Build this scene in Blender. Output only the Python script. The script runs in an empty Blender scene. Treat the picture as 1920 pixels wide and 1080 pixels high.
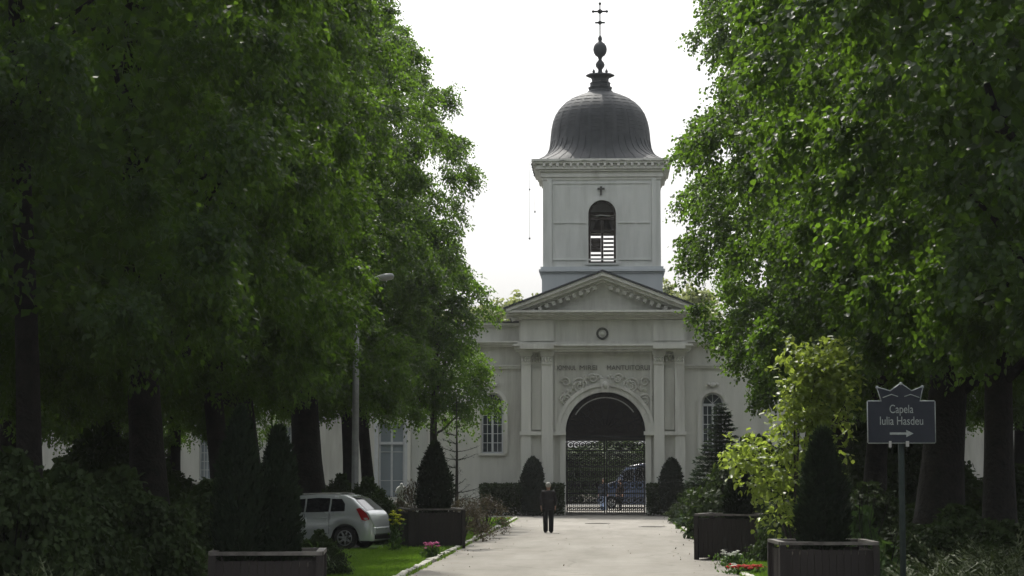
import bpy, bmesh, math, random
import numpy as np
from mathutils import Vector, Matrix, Euler

# ------------------------------------------------------------------ camera, light, exposure
scene = bpy.context.scene
COL = scene.collection
F = 4000.0                                   # focal length in photo pixels (1920 wide)
PITCH = math.atan(345.0 / F)
YAW = math.atan(180.0 / F * math.cos(PITCH))
EYE = 2.1
cam_data = bpy.data.cameras.new('camera')
cam_data.sensor_width = 36.0
cam_data.lens = F / 1920.0 * 36.0
cam_data.clip_start = 0.5
cam_data.clip_end = 4000.0
cam = bpy.data.objects.new('camera', cam_data)
COL.objects.link(cam)
cam.location = (0, 0, EYE)
cam.rotation_euler = (math.radians(90) + PITCH, 0, YAW)
scene.camera = cam

SUN_EL, SUN_AZ = 56.0, 14.0                  # elevation; degrees to the left of the road's direction
world = bpy.data.worlds.new('World')
scene.world = world
world.use_nodes = True
wn = world.node_tree
wn.nodes.clear()
w_out = wn.nodes.new('ShaderNodeOutputWorld')
w_bg = wn.nodes.new('ShaderNodeBackground')
w_sky = wn.nodes.new('ShaderNodeTexSky')
w_sky.sky_type = 'NISHITA'
w_sky.sun_disc = False
w_sky.sun_elevation = math.radians(SUN_EL)
w_sky.sun_rotation = math.radians(-SUN_AZ)
w_sky.air_density = 1.0
w_sky.dust_density = 8.0
w_sky.ozone_density = 1.0
w_hsv = wn.nodes.new('ShaderNodeHueSaturation')
w_hsv.inputs['Saturation'].default_value = 0.22
w_hsv.inputs['Value'].default_value = 1.12
w_bg.inputs['Strength'].default_value = 0.15
wn.links.new(w_sky.outputs[0], w_hsv.inputs['Color'])
w_mix = wn.nodes.new('ShaderNodeMix')           # milky summer haze evens the clear sky out
w_mix.data_type = 'RGBA'
w_mix.inputs['Factor'].default_value = 0.22
w_mix.inputs['B'].default_value = (6.6, 6.75, 6.8, 1)
wn.links.new(w_hsv.outputs[0], w_mix.inputs['A'])
wn.links.new(w_mix.outputs['Result'], w_bg.inputs['Color'])
wn.links.new(w_bg.outputs[0], w_out.inputs['Surface'])

sun_data = bpy.data.lights.new('sun', 'SUN')
sun_data.energy = 2.7
sun_data.angle = math.radians(0.5)
sun_data.color = (1.0, 0.95, 0.86)
sun = bpy.data.objects.new('sun', sun_data)
COL.objects.link(sun)
sun.rotation_euler = (-math.radians(90 - SUN_EL), 0, math.radians(SUN_AZ))

scene.view_settings.view_transform = 'Standard'
scene.view_settings.look = 'None'
scene.view_settings.exposure = 0.5
scene.view_settings.gamma = 1.0
scene.view_settings.use_curve_mapping = False
scene.render.engine = 'CYCLES'
scene.cycles.max_bounces = 7
scene.cycles.diffuse_bounces = 4
scene.cycles.glossy_bounces = 3
scene.cycles.transmission_bounces = 6
scene.cycles.transparent_max_bounces = 8
scene.cycles.caustics_reflective = False
scene.cycles.caustics_refractive = False

_cy, _sy = math.cos(YAW), math.sin(YAW)
_cp, _sp = math.cos(PITCH), math.sin(PITCH)


def at(px, py, Y):
    """world point at depth Y on the ray of photo pixel (px, py)"""
    a, c = (px - 960.0) / F, -(py - 540.0) / F
    f, u = _cp - c * _sp, _sp + c * _cp
    dx, dy, dz = a * _cy - f * _sy, a * _sy + f * _cy, u
    k = Y / dy
    return Vector((dx * k, Y, EYE + dz * k))


def gx(px, Y):
    return at(px, 885, Y).x


# ------------------------------------------------------------------ object helpers
def tag(o, label=None, cat=None, group=None, kind=None):
    if label: o['label'] = label
    if cat: o['category'] = cat
    if group: o['group'] = group
    if kind: o['kind'] = kind
    return o


def empty(name, loc=(0, 0, 0), rz=0.0, label=None, cat=None, group=None):
    o = bpy.data.objects.new(name, None)
    COL.objects.link(o)
    o.location = loc
    o.rotation_euler = (0, 0, rz)
    o.empty_display_size = 0.2
    return tag(o, label, cat, group)


def link_mesh(name, me, mat=None, parent=None, loc=None, rz=None):
    o = bpy.data.objects.new(name, me)
    COL.objects.link(o)
    if mat is not None and len(me.materials) == 0:
        me.materials.append(mat)
    if parent is not None: o.parent = parent
    if loc is not None: o.location = loc
    if rz is not None: o.rotation_euler = (0, 0, rz)
    return o


def dup(o, parent=None):
    c = o.copy()
    COL.objects.link(c)
    c.parent = parent
    for ch in list(KIDS.get(o.name, ())) or [k for k in bpy.data.objects if k.parent == o]:
        dup(ch, c)
    return c


KIDS = {}


class MB:
    """collects boxes, prisms and tubes into one mesh"""
    def __init__(self):
        self.v, self.f, self.smooth = [], [], []

    def add(self, vs, fs, smooth=False):
        b = len(self.v)
        self.v.extend(tuple(p) for p in vs)
        self.f.extend(tuple(b + i for i in f) for f in fs)
        self.smooth.extend([smooth] * len(fs))
        return self

    def box(self, x0, x1, y0, y1, z0, z1):
        if x0 > x1: x0, x1 = x1, x0
        if y0 > y1: y0, y1 = y1, y0
        if z0 > z1: z0, z1 = z1, z0
        vs = [(x0, y0, z0), (x1, y0, z0), (x1, y1, z0), (x0, y1, z0), (x0, y0, z1), (x1, y0, z1), (x1, y1, z1), (x0, y1, z1)]
        return self.add(vs, [(0, 3, 2, 1), (4, 5, 6, 7), (0, 1, 5, 4), (1, 2, 6, 5), (2, 3, 7, 6), (3, 0, 4, 7)])

    def prism_xz(self, pts, y0, y1):
        """polygon in (x, z) extruded along y"""
        n = len(pts)
        vs = [(x, y0, z) for x, z in pts] + [(x, y1, z) for x, z in pts]
        fs = [tuple(range(n)), tuple(range(2 * n - 1, n - 1, -1))]
        fs += [(i, i + n, (i + 1) % n + n, (i + 1) % n) for i in range(n)]
        return self.add(vs, fs)

    def strip_xz(self, outer, inner, y0, y1):
        """band between two equally long polylines in (x, z), extruded along y"""
        n = len(outer)
        vs = [(x, y0, z) for x, z in outer] + [(x, y0, z) for x, z in inner] + [(x, y1, z) for x, z in outer] + [(x, y1, z) for x, z in inner]
        fs = []
        for i in range(n - 1):
            fs += [(i, i + 1, n + i + 1, n + i), (2 * n + i, 3 * n + i, 3 * n + i + 1, 2 * n + i + 1),
                   (n + i, n + i + 1, 3 * n + i + 1, 3 * n + i), (i, 2 * n + i, 2 * n + i + 1, i + 1)]
        fs += [(0, n, 3 * n, 2 * n), (n - 1, 3 * n - 1, 4 * n - 1, 2 * n - 1)]
        return self.add(vs, fs)

    def tube(self, pts, radii, sides=8, cap=True, smooth=True):
        pts = [Vector(p) for p in pts]
        if not hasattr(radii, '__len__'): radii = [radii] * len(pts)
        rings = []
        ref = Vector((0.123, 0.97, 0.2)).normalized()
        for i, p in enumerate(pts):
            d = (pts[min(i + 1, len(pts) - 1)] - pts[max(i - 1, 0)])
            if d.length < 1e-9: d = Vector((0, 0, 1))
            d.normalize()
            a = d.cross(ref)
            if a.length < 0.05: a = d.cross(Vector((1, 0, 0)))
            a.normalize()
            b = d.cross(a)
            rings.append([p + (a * math.cos(t) + b * math.sin(t)) * radii[i] for t in [2 * math.pi * k / sides for k in range(sides)]])
        vs = [q for r in rings for q in r]
        fs = []
        for i in range(len(pts) - 1):
            for k in range(sides):
                k2 = (k + 1) % sides
                fs.append((i * sides + k, i * sides + k2, (i + 1) * sides + k2, (i + 1) * sides + k))
        if cap:
            fs.append(tuple(range(sides - 1, -1, -1)))
            fs.append(tuple((len(pts) - 1) * sides + k for k in range(sides)))
        return self.add(vs, fs, smooth)

    def lathe(self, prof, cx=0, cy=0, sides=24, smooth=True):
        """prof: list of (radius, z)"""
        vs = []
        for r, z in prof:
            for k in range(sides):
                t = 2 * math.pi * k / sides
                vs.append((cx + r * math.cos(t), cy + r * math.sin(t), z))
        fs = []
        for i in range(len(prof) - 1):
            for k in range(sides):
                k2 = (k + 1) % sides
                fs.append((i * sides + k, i * sides + k2, (i + 1) * sides + k2, (i + 1) * sides + k))
        fs.append(tuple(range(sides - 1, -1, -1)))
        fs.append(tuple((len(prof) - 1) * sides + k for k in range(sides)))
        return self.add(vs, fs, smooth)

    def ball(self, c, r, seg=10, rings=6, sz=1.0):
        prof = []
        vs, fs = [], []
        for i in range(1, rings):
            a = math.pi * i / rings
            for k in range(seg):
                t = 2 * math.pi * k / seg
                vs.append((c[0] + r * math.sin(a) * math.cos(t), c[1] + r * math.sin(a) * math.sin(t), c[2] + r * sz * math.cos(a)))
        vs += [(c[0], c[1], c[2] + r * sz), (c[0], c[1], c[2] - r * sz)]
        T, B = len(vs) - 2, len(vs) - 1
        for i in range(rings - 2):
            for k in range(seg):
                k2 = (k + 1) % seg
                fs.append((i * seg + k, (i + 1) * seg + k, (i + 1) * seg + k2, i * seg + k2))
        for k in range(seg):
            k2 = (k + 1) % seg
            fs.append((T, k, k2))
            fs.append((B, (rings - 2) * seg + k2, (rings - 2) * seg + k))
        return self.add(vs, fs, True)

    def mesh(self, name):
        me = bpy.data.meshes.new(name)
        me.from_pydata(self.v, [], self.f)
        me.polygons.foreach_set('use_smooth', self.smooth)
        me.update()
        return me

    def build(self, name, mat, parent=None, loc=None, rz=None, bevel=0.0):
        o = link_mesh(name, self.mesh(name), mat, parent, loc, rz)
        if bevel:
            m = o.modifiers.new('bevel', 'BEVEL')
            m.width = bevel
            m.segments = 2
            m.limit_method = 'ANGLE'
        return o


# ------------------------------------------------------------------ materials
def new_mat(name):
    m = bpy.data.materials.new(name)
    m.use_nodes = True
    m.node_tree.nodes.clear()
    return m, m.node_tree


def N(nt, kind, **kw):
    n = nt.nodes.new(kind)
    for k, v in kw.items():
        if k in n.inputs: n.inputs[k].default_value = v
        else: setattr(n, k, v)
    return n


def surf(name, c1, c2, scale=3.0, rough=0.8, bump=0.3, bscale=40.0, metallic=0.0, detail=6.0, streak=False, c3=None, spec=0.3, dirt=0.5, bdist=0.01, coat=0.0):
    """two-tone noisy surface with fine relief; streak = vertical weather runs; c3 = a stain colour"""
    m, nt = new_mat(name)
    L = nt.links.new
    out = N(nt, 'ShaderNodeOutputMaterial')
    p = N(nt, 'ShaderNodeBsdfPrincipled')
    p.inputs['Metallic'].default_value = metallic
    p.inputs['Specular IOR Level'].default_value = spec
    p.inputs['Coat Weight'].default_value = coat
    tc = N(nt, 'ShaderNodeTexCoord')
    mp = N(nt, 'ShaderNodeMapping')
    if streak: mp.inputs['Scale'].default_value = (1.6, 1.6, 0.22)
    L(tc.outputs['Object'], mp.inputs['Vector'])
    n1 = N(nt, 'ShaderNodeTexNoise', Scale=scale, Detail=detail, Roughness=0.62)
    L(mp.outputs[0], n1.inputs['Vector'])
    r1 = N(nt, 'ShaderNodeValToRGB')
    r1.color_ramp.elements[0].position, r1.color_ramp.elements[1].position = 0.32, 0.68
    r1.color_ramp.elements[0].color = (*c1, 1)
    r1.color_ramp.elements[1].color = (*c2, 1)
    L(n1.outputs['Fac'], r1.inputs['Fac'])
    col = r1.outputs['Color']
    if c3 is not None:
        n3 = N(nt, 'ShaderNodeTexNoise', Scale=scale * 0.35, Detail=8.0, Roughness=0.7)
        L(mp.outputs[0], n3.inputs['Vector'])
        r3 = N(nt, 'ShaderNodeValToRGB')
        r3.color_ramp.elements[0].position, r3.color_ramp.elements[1].position = 0.5, 0.72
        r3.color_ramp.elements[1].color = (dirt, dirt, dirt, 1)
        L(n3.outputs['Fac'], r3.inputs['Fac'])
        mx = N(nt, 'ShaderNodeMix', data_type='RGBA')
        L(r3.outputs['Color'], mx.inputs['Factor'])
        L(col, mx.inputs['A'])
        mx.inputs['B'].default_value = (*c3, 1)
        col = mx.outputs['Result']
    L(col, p.inputs['Base Color'])
    rr = N(nt, 'ShaderNodeMapRange')
    rr.inputs['To Min'].default_value = max(0.02, rough - 0.1)
    rr.inputs['To Max'].default_value = min(1.0, rough + 0.1)
    L(n1.outputs['Fac'], rr.inputs['Value'])
    L(rr.outputs[0], p.inputs['Roughness'])
    if bump:
        nb = N(nt, 'ShaderNodeTexNoise', Scale=bscale, Detail=4.0)
        L(tc.outputs['Object'], nb.inputs['Vector'])
        b = N(nt, 'ShaderNodeBump', Strength=bump, Distance=bdist)
        L(nb.outputs['Fac'], b.inputs['Height'])
        L(b.outputs[0], p.inputs['Normal'])
    L(p.outputs[0], out.inputs['Surface'])
    return m


def foliage(name, dark, light, trans, tw=0.45, rough=0.42, spec=0.4, patch=0.7):
    """leaf: diffuse face, light passing through it, a soft sheen; colour differs from leaf to leaf and bough to bough"""
    m, nt = new_mat(name)
    L = nt.links.new
    out = N(nt, 'ShaderNodeOutputMaterial')
    geo = N(nt, 'ShaderNodeNewGeometry')
    tc = N(nt, 'ShaderNodeTexCoord')
    ns = N(nt, 'ShaderNodeTexNoise', Scale=patch, Detail=3.0)
    L(tc.outputs['Object'], ns.inputs['Vector'])
    ad = N(nt, 'ShaderNodeMath', operation='MULTIPLY_ADD')
    L(geo.outputs['Random Per Island'], ad.inputs[0])
    ad.inputs[1].default_value = 0.55
    mr = N(nt, 'ShaderNodeMapRange')
    mr.inputs['From Min'].default_value, mr.inputs['From Max'].default_value = 0.3, 0.7
    mr.inputs['To Max'].default_value = 0.45
    L(ns.outputs['Fac'], mr.inputs['Value'])
    L(mr.outputs[0], ad.inputs[2])
    mx = N(nt, 'ShaderNodeMix', data_type='RGBA')
    L(ad.outputs[0], mx.inputs['Factor'])
    mx.inputs['A'].default_value = (*dark, 1)
    mx.inputs['B'].default_value = (*light, 1)
    p = N(nt, 'ShaderNodeBsdfPrincipled')
    p.inputs['Roughness'].default_value = rough
    p.inputs['Specular IOR Level'].default_value = spec
    L(mx.outputs['Result'], p.inputs['Base Color'])
    t = N(nt, 'ShaderNodeBsdfTranslucent')
    mt = N(nt, 'ShaderNodeMix', data_type='RGBA')
    L(ad.outputs[0], mt.inputs['Factor'])
    mt.inputs['A'].default_value = (*[c * 0.6 for c in trans], 1)
    mt.inputs['B'].default_value = (*trans, 1)
    L(mt.outputs['Result'], t.inputs['Color'])
    ms = N(nt, 'ShaderNodeMixShader')
    ms.inputs[0].default_value = tw
    L(p.outputs[0], ms.inputs[1])
    L(t.outputs[0], ms.inputs[2])
    L(ms.outputs[0], out.inputs['Surface'])
    return m


def glassy(name, col, rough=0.06):
    m, nt = new_mat(name)
    out = N(nt, 'ShaderNodeOutputMaterial')
    p = N(nt, 'ShaderNodeBsdfPrincipled')
    p.inputs['Base Color'].default_value = (*col, 1)
    p.inputs['Roughness'].default_value = rough
    p.inputs['Specular IOR Level'].default_value = 0.6
    nt.links.new(p.outputs[0], out.inputs['Surface'])
    return m


M = {}
M['stucco'] = surf('weathered_stucco', (0.52, 0.525, 0.485), (0.64, 0.64, 0.595), 1.1, 0.9, 0.35, 26, streak=True, c3=(0.27, 0.26, 0.23), dirt=0.7)
M['stucco_light'] = surf('pale_stucco', (0.59, 0.595, 0.555), (0.69, 0.69, 0.65), 1.4, 0.9, 0.3, 26, streak=True, c3=(0.30, 0.29, 0.26), dirt=0.65)
M['tower_paint'] = surf('tower_paint', (0.58, 0.60, 0.575), (0.67, 0.685, 0.66), 1.1, 0.85, 0.2, 22, streak=True, c3=(0.36, 0.37, 0.34), dirt=0.6)
M['tower_blue'] = surf('pale_blue_paint', (0.47, 0.51, 0.53), (0.54, 0.575, 0.59), 1.0, 0.85, 0.2, 22, streak=True)
M['lead'] = surf('dome_sheet_metal', (0.032, 0.036, 0.04), (0.055, 0.06, 0.064), 2.2, 0.66, 0.3, 9, c3=(0.08, 0.084, 0.084), spec=0.25)
M['roof'] = surf('dark_roof_sheet', (0.045, 0.05, 0.055), (0.075, 0.08, 0.085), 2.0, 0.6, 0.2, 20, metallic=0.2)
M['dark_plaster'] = surf('dark_passage_plaster', (0.10, 0.095, 0.08), (0.16, 0.15, 0.13), 1.0, 0.95, 0.3, 20, c3=(0.05, 0.05, 0.045))  # dark plaster tone inside the passage, with darker blotches
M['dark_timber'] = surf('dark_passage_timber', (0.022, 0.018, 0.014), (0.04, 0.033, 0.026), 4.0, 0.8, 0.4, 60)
M['iron'] = surf('wrought_iron', (0.012, 0.013, 0.013), (0.025, 0.026, 0.026), 8.0, 0.8, 0.2, 60, spec=0.1)
M['pale_iron'] = surf('galvanised_strip', (0.30, 0.31, 0.29), (0.42, 0.42, 0.39), 6.0, 0.4, 0.2, 40, metallic=0.5)
M['white_frame'] = surf('white_painted_wood', (0.50, 0.53, 0.55), (0.60, 0.62, 0.64), 5.0, 0.55, 0.1, 50)
M['pane'] = glassy('window_glass', (0.035, 0.045, 0.055))
M['curtain'] = glassy('curtained_glass', (0.26, 0.30, 0.33), 0.12)
M['road'] = None
M['kerb'] = surf('limed_kerb_stone', (0.30, 0.30, 0.26), (0.55, 0.54, 0.49), 3.0, 0.9, 0.5, 30, c3=(0.12, 0.13, 0.08), dirt=0.8)
M['soil'] = surf('dark_soil', (0.035, 0.032, 0.022), (0.06, 0.055, 0.035), 2.0, 0.95, 0.6, 12, bdist=0.04)  # soil of a dark colour, varied at random
M['turf'] = surf('turf', (0.05, 0.11, 0.02), (0.09, 0.17, 0.03), 5.0, 0.95, 0.6, 40)
M['asphalt'] = surf('grey_asphalt', (0.045, 0.045, 0.043), (0.07, 0.07, 0.066), 3.0, 0.9, 0.5, 90)
M['bark'] = surf('dark_bark', (0.009, 0.009, 0.008), (0.026, 0.024, 0.021), 5.0, 0.95, 0.9, 14, bdist=0.05)
M['bark_pale'] = surf('grey_bark', (0.022, 0.02, 0.018), (0.055, 0.048, 0.042), 4.0, 0.95, 0.9, 14, bdist=0.05)
M['board'] = surf('dark_stained_board', (0.017, 0.015, 0.014), (0.034, 0.029, 0.027), 5.0, 0.7, 0.4, 50, streak=True)
M['rim'] = surf('mottled_planter_rim', (0.035, 0.032, 0.03), (0.17, 0.16, 0.145), 2.5, 0.5, 0.3, 40)  # rim boards mottled between dark and lighter tones
M['post_paint'] = surf('green_black_post_paint', (0.015, 0.022, 0.02), (0.025, 0.036, 0.032), 6.0, 0.7, 0.1, 40, spec=0.15)
M['navy'] = surf('navy_enamel', (0.017, 0.021, 0.029), (0.025, 0.030, 0.039), 4.0, 0.6, 0.05, 20, spec=0.2)
M['sign_white'] = surf('worn_white_print', (0.20, 0.23, 0.22), (0.32, 0.35, 0.33), 30.0, 0.5, 0.0)
M['galv'] = surf('galvanised_steel', (0.26, 0.27, 0.27), (0.38, 0.39, 0.39), 5.0, 0.45, 0.15, 40, metallic=0.5)
M['lamp_shell'] = surf('lamp_shell', (0.34, 0.36, 0.36), (0.44, 0.45, 0.44), 5.0, 0.4, 0.1, 40)
M['car_paint'] = surf('pale_silver_paint', (0.58, 0.62, 0.63), (0.60, 0.64, 0.65), 2.0, 0.25, 0.0, metallic=0.25, spec=0.6, coat=0.6)
M['car_glass'] = glassy('car_glass', (0.012, 0.014, 0.016), 0.04)
M['rubber'] = surf('tyre_rubber', (0.012, 0.012, 0.012), (0.02, 0.02, 0.02), 8.0, 0.85, 0.2, 60)
M['alloy'] = surf('alloy_wheel', (0.32, 0.33, 0.34), (0.42, 0.43, 0.44), 5.0, 0.3, 0.0, metallic=0.8)
M['red_lens'] = glassy('red_tail_lens', (0.38, 0.015, 0.02), 0.12)
M['clear_lens'] = glassy('clear_lens', (0.55, 0.5, 0.5), 0.12)
M['black_plastic'] = surf('black_plastic', (0.015, 0.015, 0.015), (0.022, 0.022, 0.022), 8.0, 0.6, 0.1, 60)
M['van_paint'] = surf('dark_blue_van_paint', (0.022, 0.04, 0.085), (0.03, 0.05, 0.10), 2.0, 0.25, 0.0, spec=0.6, coat=0.5)
M['marble'] = surf('white_marble', (0.50, 0.51, 0.49), (0.62, 0.62, 0.60), 3.0, 0.5, 0.2, 20, c3=(0.3, 0.3, 0.27))
M['rock'] = surf('rough_grey_stone', (0.13, 0.125, 0.11), (0.24, 0.23, 0.20), 4.0, 0.95, 0.9, 9, bdist=0.06)
M['skin'] = surf('skin', (0.36, 0.22, 0.16), (0.42, 0.26, 0.19), 9.0, 0.6, 0.05, 60)
M['jacket'] = surf('charcoal_jacket', (0.018, 0.017, 0.018), (0.03, 0.028, 0.03), 9.0, 0.9, 0.3, 60)
M['trouser'] = surf('black_trousers', (0.010, 0.010, 0.012), (0.016, 0.016, 0.018), 9.0, 0.9, 0.3, 60)
M['jeans'] = surf('light_blue_jeans', (0.40, 0.50, 0.72), (0.5, 0.6, 0.8), 9.0, 0.9, 0.3, 60)
M['bluejacket'] = surf('dark_blue_jacket', (0.03, 0.045, 0.07), (0.045, 0.06, 0.09), 9.0, 0.9, 0.3, 60)
M['brownjacket'] = surf('dark_brown_jacket', (0.035, 0.025, 0.022), (0.05, 0.036, 0.03), 9.0, 0.9, 0.3, 60)
M['white_shoe'] = surf('white_shoes', (0.62, 0.62, 0.60), (0.7, 0.7, 0.68), 9.0, 0.6, 0.0)
M['black_shoe'] = surf('black_shoes', (0.012, 0.012, 0.012), (0.02, 0.02, 0.02), 9.0, 0.4, 0.0)
M['grey_hair'] = surf('grey_hair', (0.30, 0.30, 0.28), (0.45, 0.45, 0.42), 30.0, 0.8, 0.4, 90)
M['dark_hair'] = surf('dark_hair', (0.02, 0.015, 0.012), (0.035, 0.028, 0.02), 30.0, 0.6, 0.4, 90)
M['cover'] = surf('cast_iron_cover', (0.10, 0.095, 0.085), (0.16, 0.15, 0.135), 9.0, 0.7, 0.4, 60)
M['pink'] = surf('pink_petals', (0.50, 0.10, 0.28), (0.68, 0.22, 0.42), 20.0, 0.7, 0.0)
M['red'] = surf('red_petals', (0.42, 0.02, 0.02), (0.60, 0.05, 0.04), 20.0, 0.7, 0.0)
M['white_petal'] = surf('white_petals', (0.65, 0.66, 0.62), (0.8, 0.8, 0.76), 20.0, 0.7, 0.0)
M['yellow'] = surf('yellow_petals', (0.50, 0.55, 0.03), (0.65, 0.65, 0.06), 20.0, 0.7, 0.0)
M['terracotta'] = surf('terracotta', (0.36, 0.10, 0.05), (0.46, 0.15, 0.08), 8.0, 0.85, 0.2, 40)
M['letters'] = surf('dark_bronze_letters', (0.06, 0.062, 0.055), (0.09, 0.092, 0.08), 9.0, 0.6, 0.0)
M['bronze'] = surf('bell_bronze', (0.06, 0.05, 0.03), (0.10, 0.085, 0.05), 5.0, 0.4, 0.1, 40, metallic=0.8)
M['leaf_left'] = foliage('linden_leaves_left', (0.013, 0.026, 0.016), (0.034, 0.058, 0.024), (0.235, 0.44, 0.032), 0.36, 0.5, 0.25)  # leaf colour of the left lindens, close to the right row's
M['leaf_right'] = foliage('linden_leaves', (0.013, 0.025, 0.015), (0.034, 0.057, 0.023), (0.23, 0.43, 0.032), 0.35, 0.45, 0.3)
M['leaf_young'] = foliage('yellow_green_leaves', (0.085, 0.13, 0.028), (0.16, 0.21, 0.06), (0.46, 0.60, 0.08), 0.44)
M['leaf_pale'] = foliage('pale_far_leaves', (0.15, 0.19, 0.08), (0.24, 0.28, 0.13), (0.4, 0.45, 0.15), 0.4)  # far crowns get a paler leaf colour than the near trees
M['leaf_bush'] = foliage('dark_bush_leaves', (0.026, 0.044, 0.018), (0.046, 0.072, 0.025), (0.07, 0.12, 0.02), 0.25, 0.6, 0.15)
M['leaf_hydrangea'] = foliage('fresh_bush_leaves', (0.035, 0.075, 0.022), (0.07, 0.125, 0.035), (0.13, 0.24, 0.04), 0.33, 0.55, 0.2)
M['thuja'] = foliage('thuja_scales', (0.012, 0.020, 0.013), (0.022, 0.034, 0.018), (0.03, 0.06, 0.01), 0.15, 0.8, 0.08)
M['needle'] = foliage('spruce_needles', (0.022, 0.040, 0.025), (0.040, 0.065, 0.035), (0.05, 0.09, 0.02), 0.15, 0.8, 0.05)
M['juniper'] = foliage('juniper_sprays', (0.045, 0.065, 0.030), (0.085, 0.105, 0.045), (0.08, 0.12, 0.03), 0.2, 0.6, 0.25)
M['twig_leaf'] = foliage('reddish_twig_leaves', (0.075, 0.055, 0.040), (0.13, 0.105, 0.07), (0.14, 0.12, 0.05), 0.3)
M['ivy'] = foliage('ground_ivy', (0.022, 0.036, 0.014), (0.040, 0.062, 0.02), (0.06, 0.10, 0.02), 0.2, 0.6, 0.12)
M['blade'] = foliage('grass_blades', (0.07, 0.15, 0.02), (0.12, 0.22, 0.03), (0.24, 0.42, 0.04), 0.42, 0.6, 0.2, 1.5)


def road_mat():
    m, nt = new_mat('beige_concrete_road')  # beige-grey concrete colour with random tone and cracks
    L = nt.links.new
    out = N(nt, 'ShaderNodeOutputMaterial')
    p = N(nt, 'ShaderNodeBsdfPrincipled')
    p.inputs['Roughness'].default_value = 0.9
    p.inputs['Specular IOR Level'].default_value = 0.25
    tc = N(nt, 'ShaderNodeTexCoord')
    mp = N(nt, 'ShaderNodeMapping')
    mp.inputs['Scale'].default_value = (1.0, 0.22, 1.0)
    L(tc.outputs['Object'], mp.inputs[0])
    n1 = N(nt, 'ShaderNodeTexNoise', Scale=0.7, Detail=9.0, Roughness=0.65)
    L(mp.outputs[0], n1.inputs['Vector'])
    r = N(nt, 'ShaderNodeValToRGB')
    e = r.color_ramp.elements
    e[0].position, e[1].position = 0.33, 0.66
    e[0].color, e[1].color = (0.195, 0.185, 0.163, 1), (0.275, 0.262, 0.235, 1)
    L(n1.outputs['Fac'], r.inputs['Fac'])
    vo = N(nt, 'ShaderNodeTexVoronoi', Scale=0.55)
    vo.feature = 'DISTANCE_TO_EDGE'
    nd = N(nt, 'ShaderNodeTexNoise', Scale=1.2, Detail=6.0)
    L(tc.outputs['Object'], nd.inputs['Vector'])
    va = N(nt, 'ShaderNodeMix', data_type='RGBA')
    va.inputs['Factor'].default_value = 0.35
    L(tc.outputs['Object'], va.inputs['A'])
    L(nd.outputs['Color'], va.inputs['B'])
    L(va.outputs['Result'], vo.inputs['Vector'])
    cr = N(nt, 'ShaderNodeValToRGB')
    cr.color_ramp.elements[0].position, cr.color_ramp.elements[1].position = 0.004, 0.02
    cr.color_ramp.elements[0].color = (0.72, 0.71, 0.69, 1)
    cr.color_ramp.elements[1].color = (1, 1, 1, 1)
    L(vo.outputs['Distance'], cr.inputs['Fac'])
    mu = N(nt, 'ShaderNodeMix', data_type='RGBA', blend_type='MULTIPLY')
    mu.inputs['Factor'].default_value = 0.7
    L(r.outputs['Color'], mu.inputs['A'])
    L(cr.outputs['Color'], mu.inputs['B'])
    n2 = N(nt, 'ShaderNodeTexNoise', Scale=60.0, Detail=3.0)
    L(tc.outputs['Object'], n2.inputs['Vector'])
    mr = N(nt, 'ShaderNodeMapRange')
    mr.inputs['To Min'].default_value, mr.inputs['To Max'].default_value = 0.8, 1.2
    L(n2.outputs['Fac'], mr.inputs['Value'])
    m2 = N(nt, 'ShaderNodeMix', data_type='RGBA', blend_type='MULTIPLY')
    m2.inputs['Factor'].default_value = 1.0
    L(mu.outputs['Result'], m2.inputs['A'])
    L(mr.outputs[0], m2.inputs['B'])
    L(m2.outputs['Result'], p.inputs['Base Color'])
    b = N(nt, 'ShaderNodeBump', Strength=0.4, Distance=0.01)
    L(n2.outputs['Fac'], b.inputs['Height'])
    L(b.outputs[0], p.inputs['Normal'])
    L(p.outputs[0], out.inputs['Surface'])
    return m


M['road'] = road_mat()

# ------------------------------------------------------------------ the setting: ground, road, verges, kerbs
ROAD_L, ROAD_R = -4.05, 2.70


def sheet(name, x0, x1, y0, y1, z, mat, nx=1, ny=1):
    me = bpy.data.meshes.new(name)
    vs = [(x0 + (x1 - x0) * i / nx, y0 + (y1 - y0) * j / ny, z) for j in range(ny + 1) for i in range(nx + 1)]
    fs = [(j * (nx + 1) + i, j * (nx + 1) + i + 1, (j + 1) * (nx + 1) + i + 1, (j + 1) * (nx + 1) + i) for j in range(ny) for i in range(nx)]
    me.from_pydata(vs, [], fs)
    o = link_mesh(name, me, mat)
    o['kind'] = 'structure'
    return o


sheet('ground', -1500, 1500, -200, 2500, 0.0, M['soil'])
sheet('road', ROAD_L, ROAD_R, -10, 96.5, 0.006, M['road'])
sheet('forecourt', -12.5, 9.0, 96.5, 134, 0.007, M['road'])
sheet('street', -60, 60, 134, 141, 0.008, M['asphalt'])
sheet('parking_lane', -26, -7.0, 57.0, 64.0, 0.006, M['asphalt'])
sheet('turf_left', -7.0, ROAD_L - 0.14, 38, 96, 0.010, M['turf'])
sheet('turf_right', ROAD_R + 0.14, 5.2, 38, 96, 0.010, M['turf'])

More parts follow.
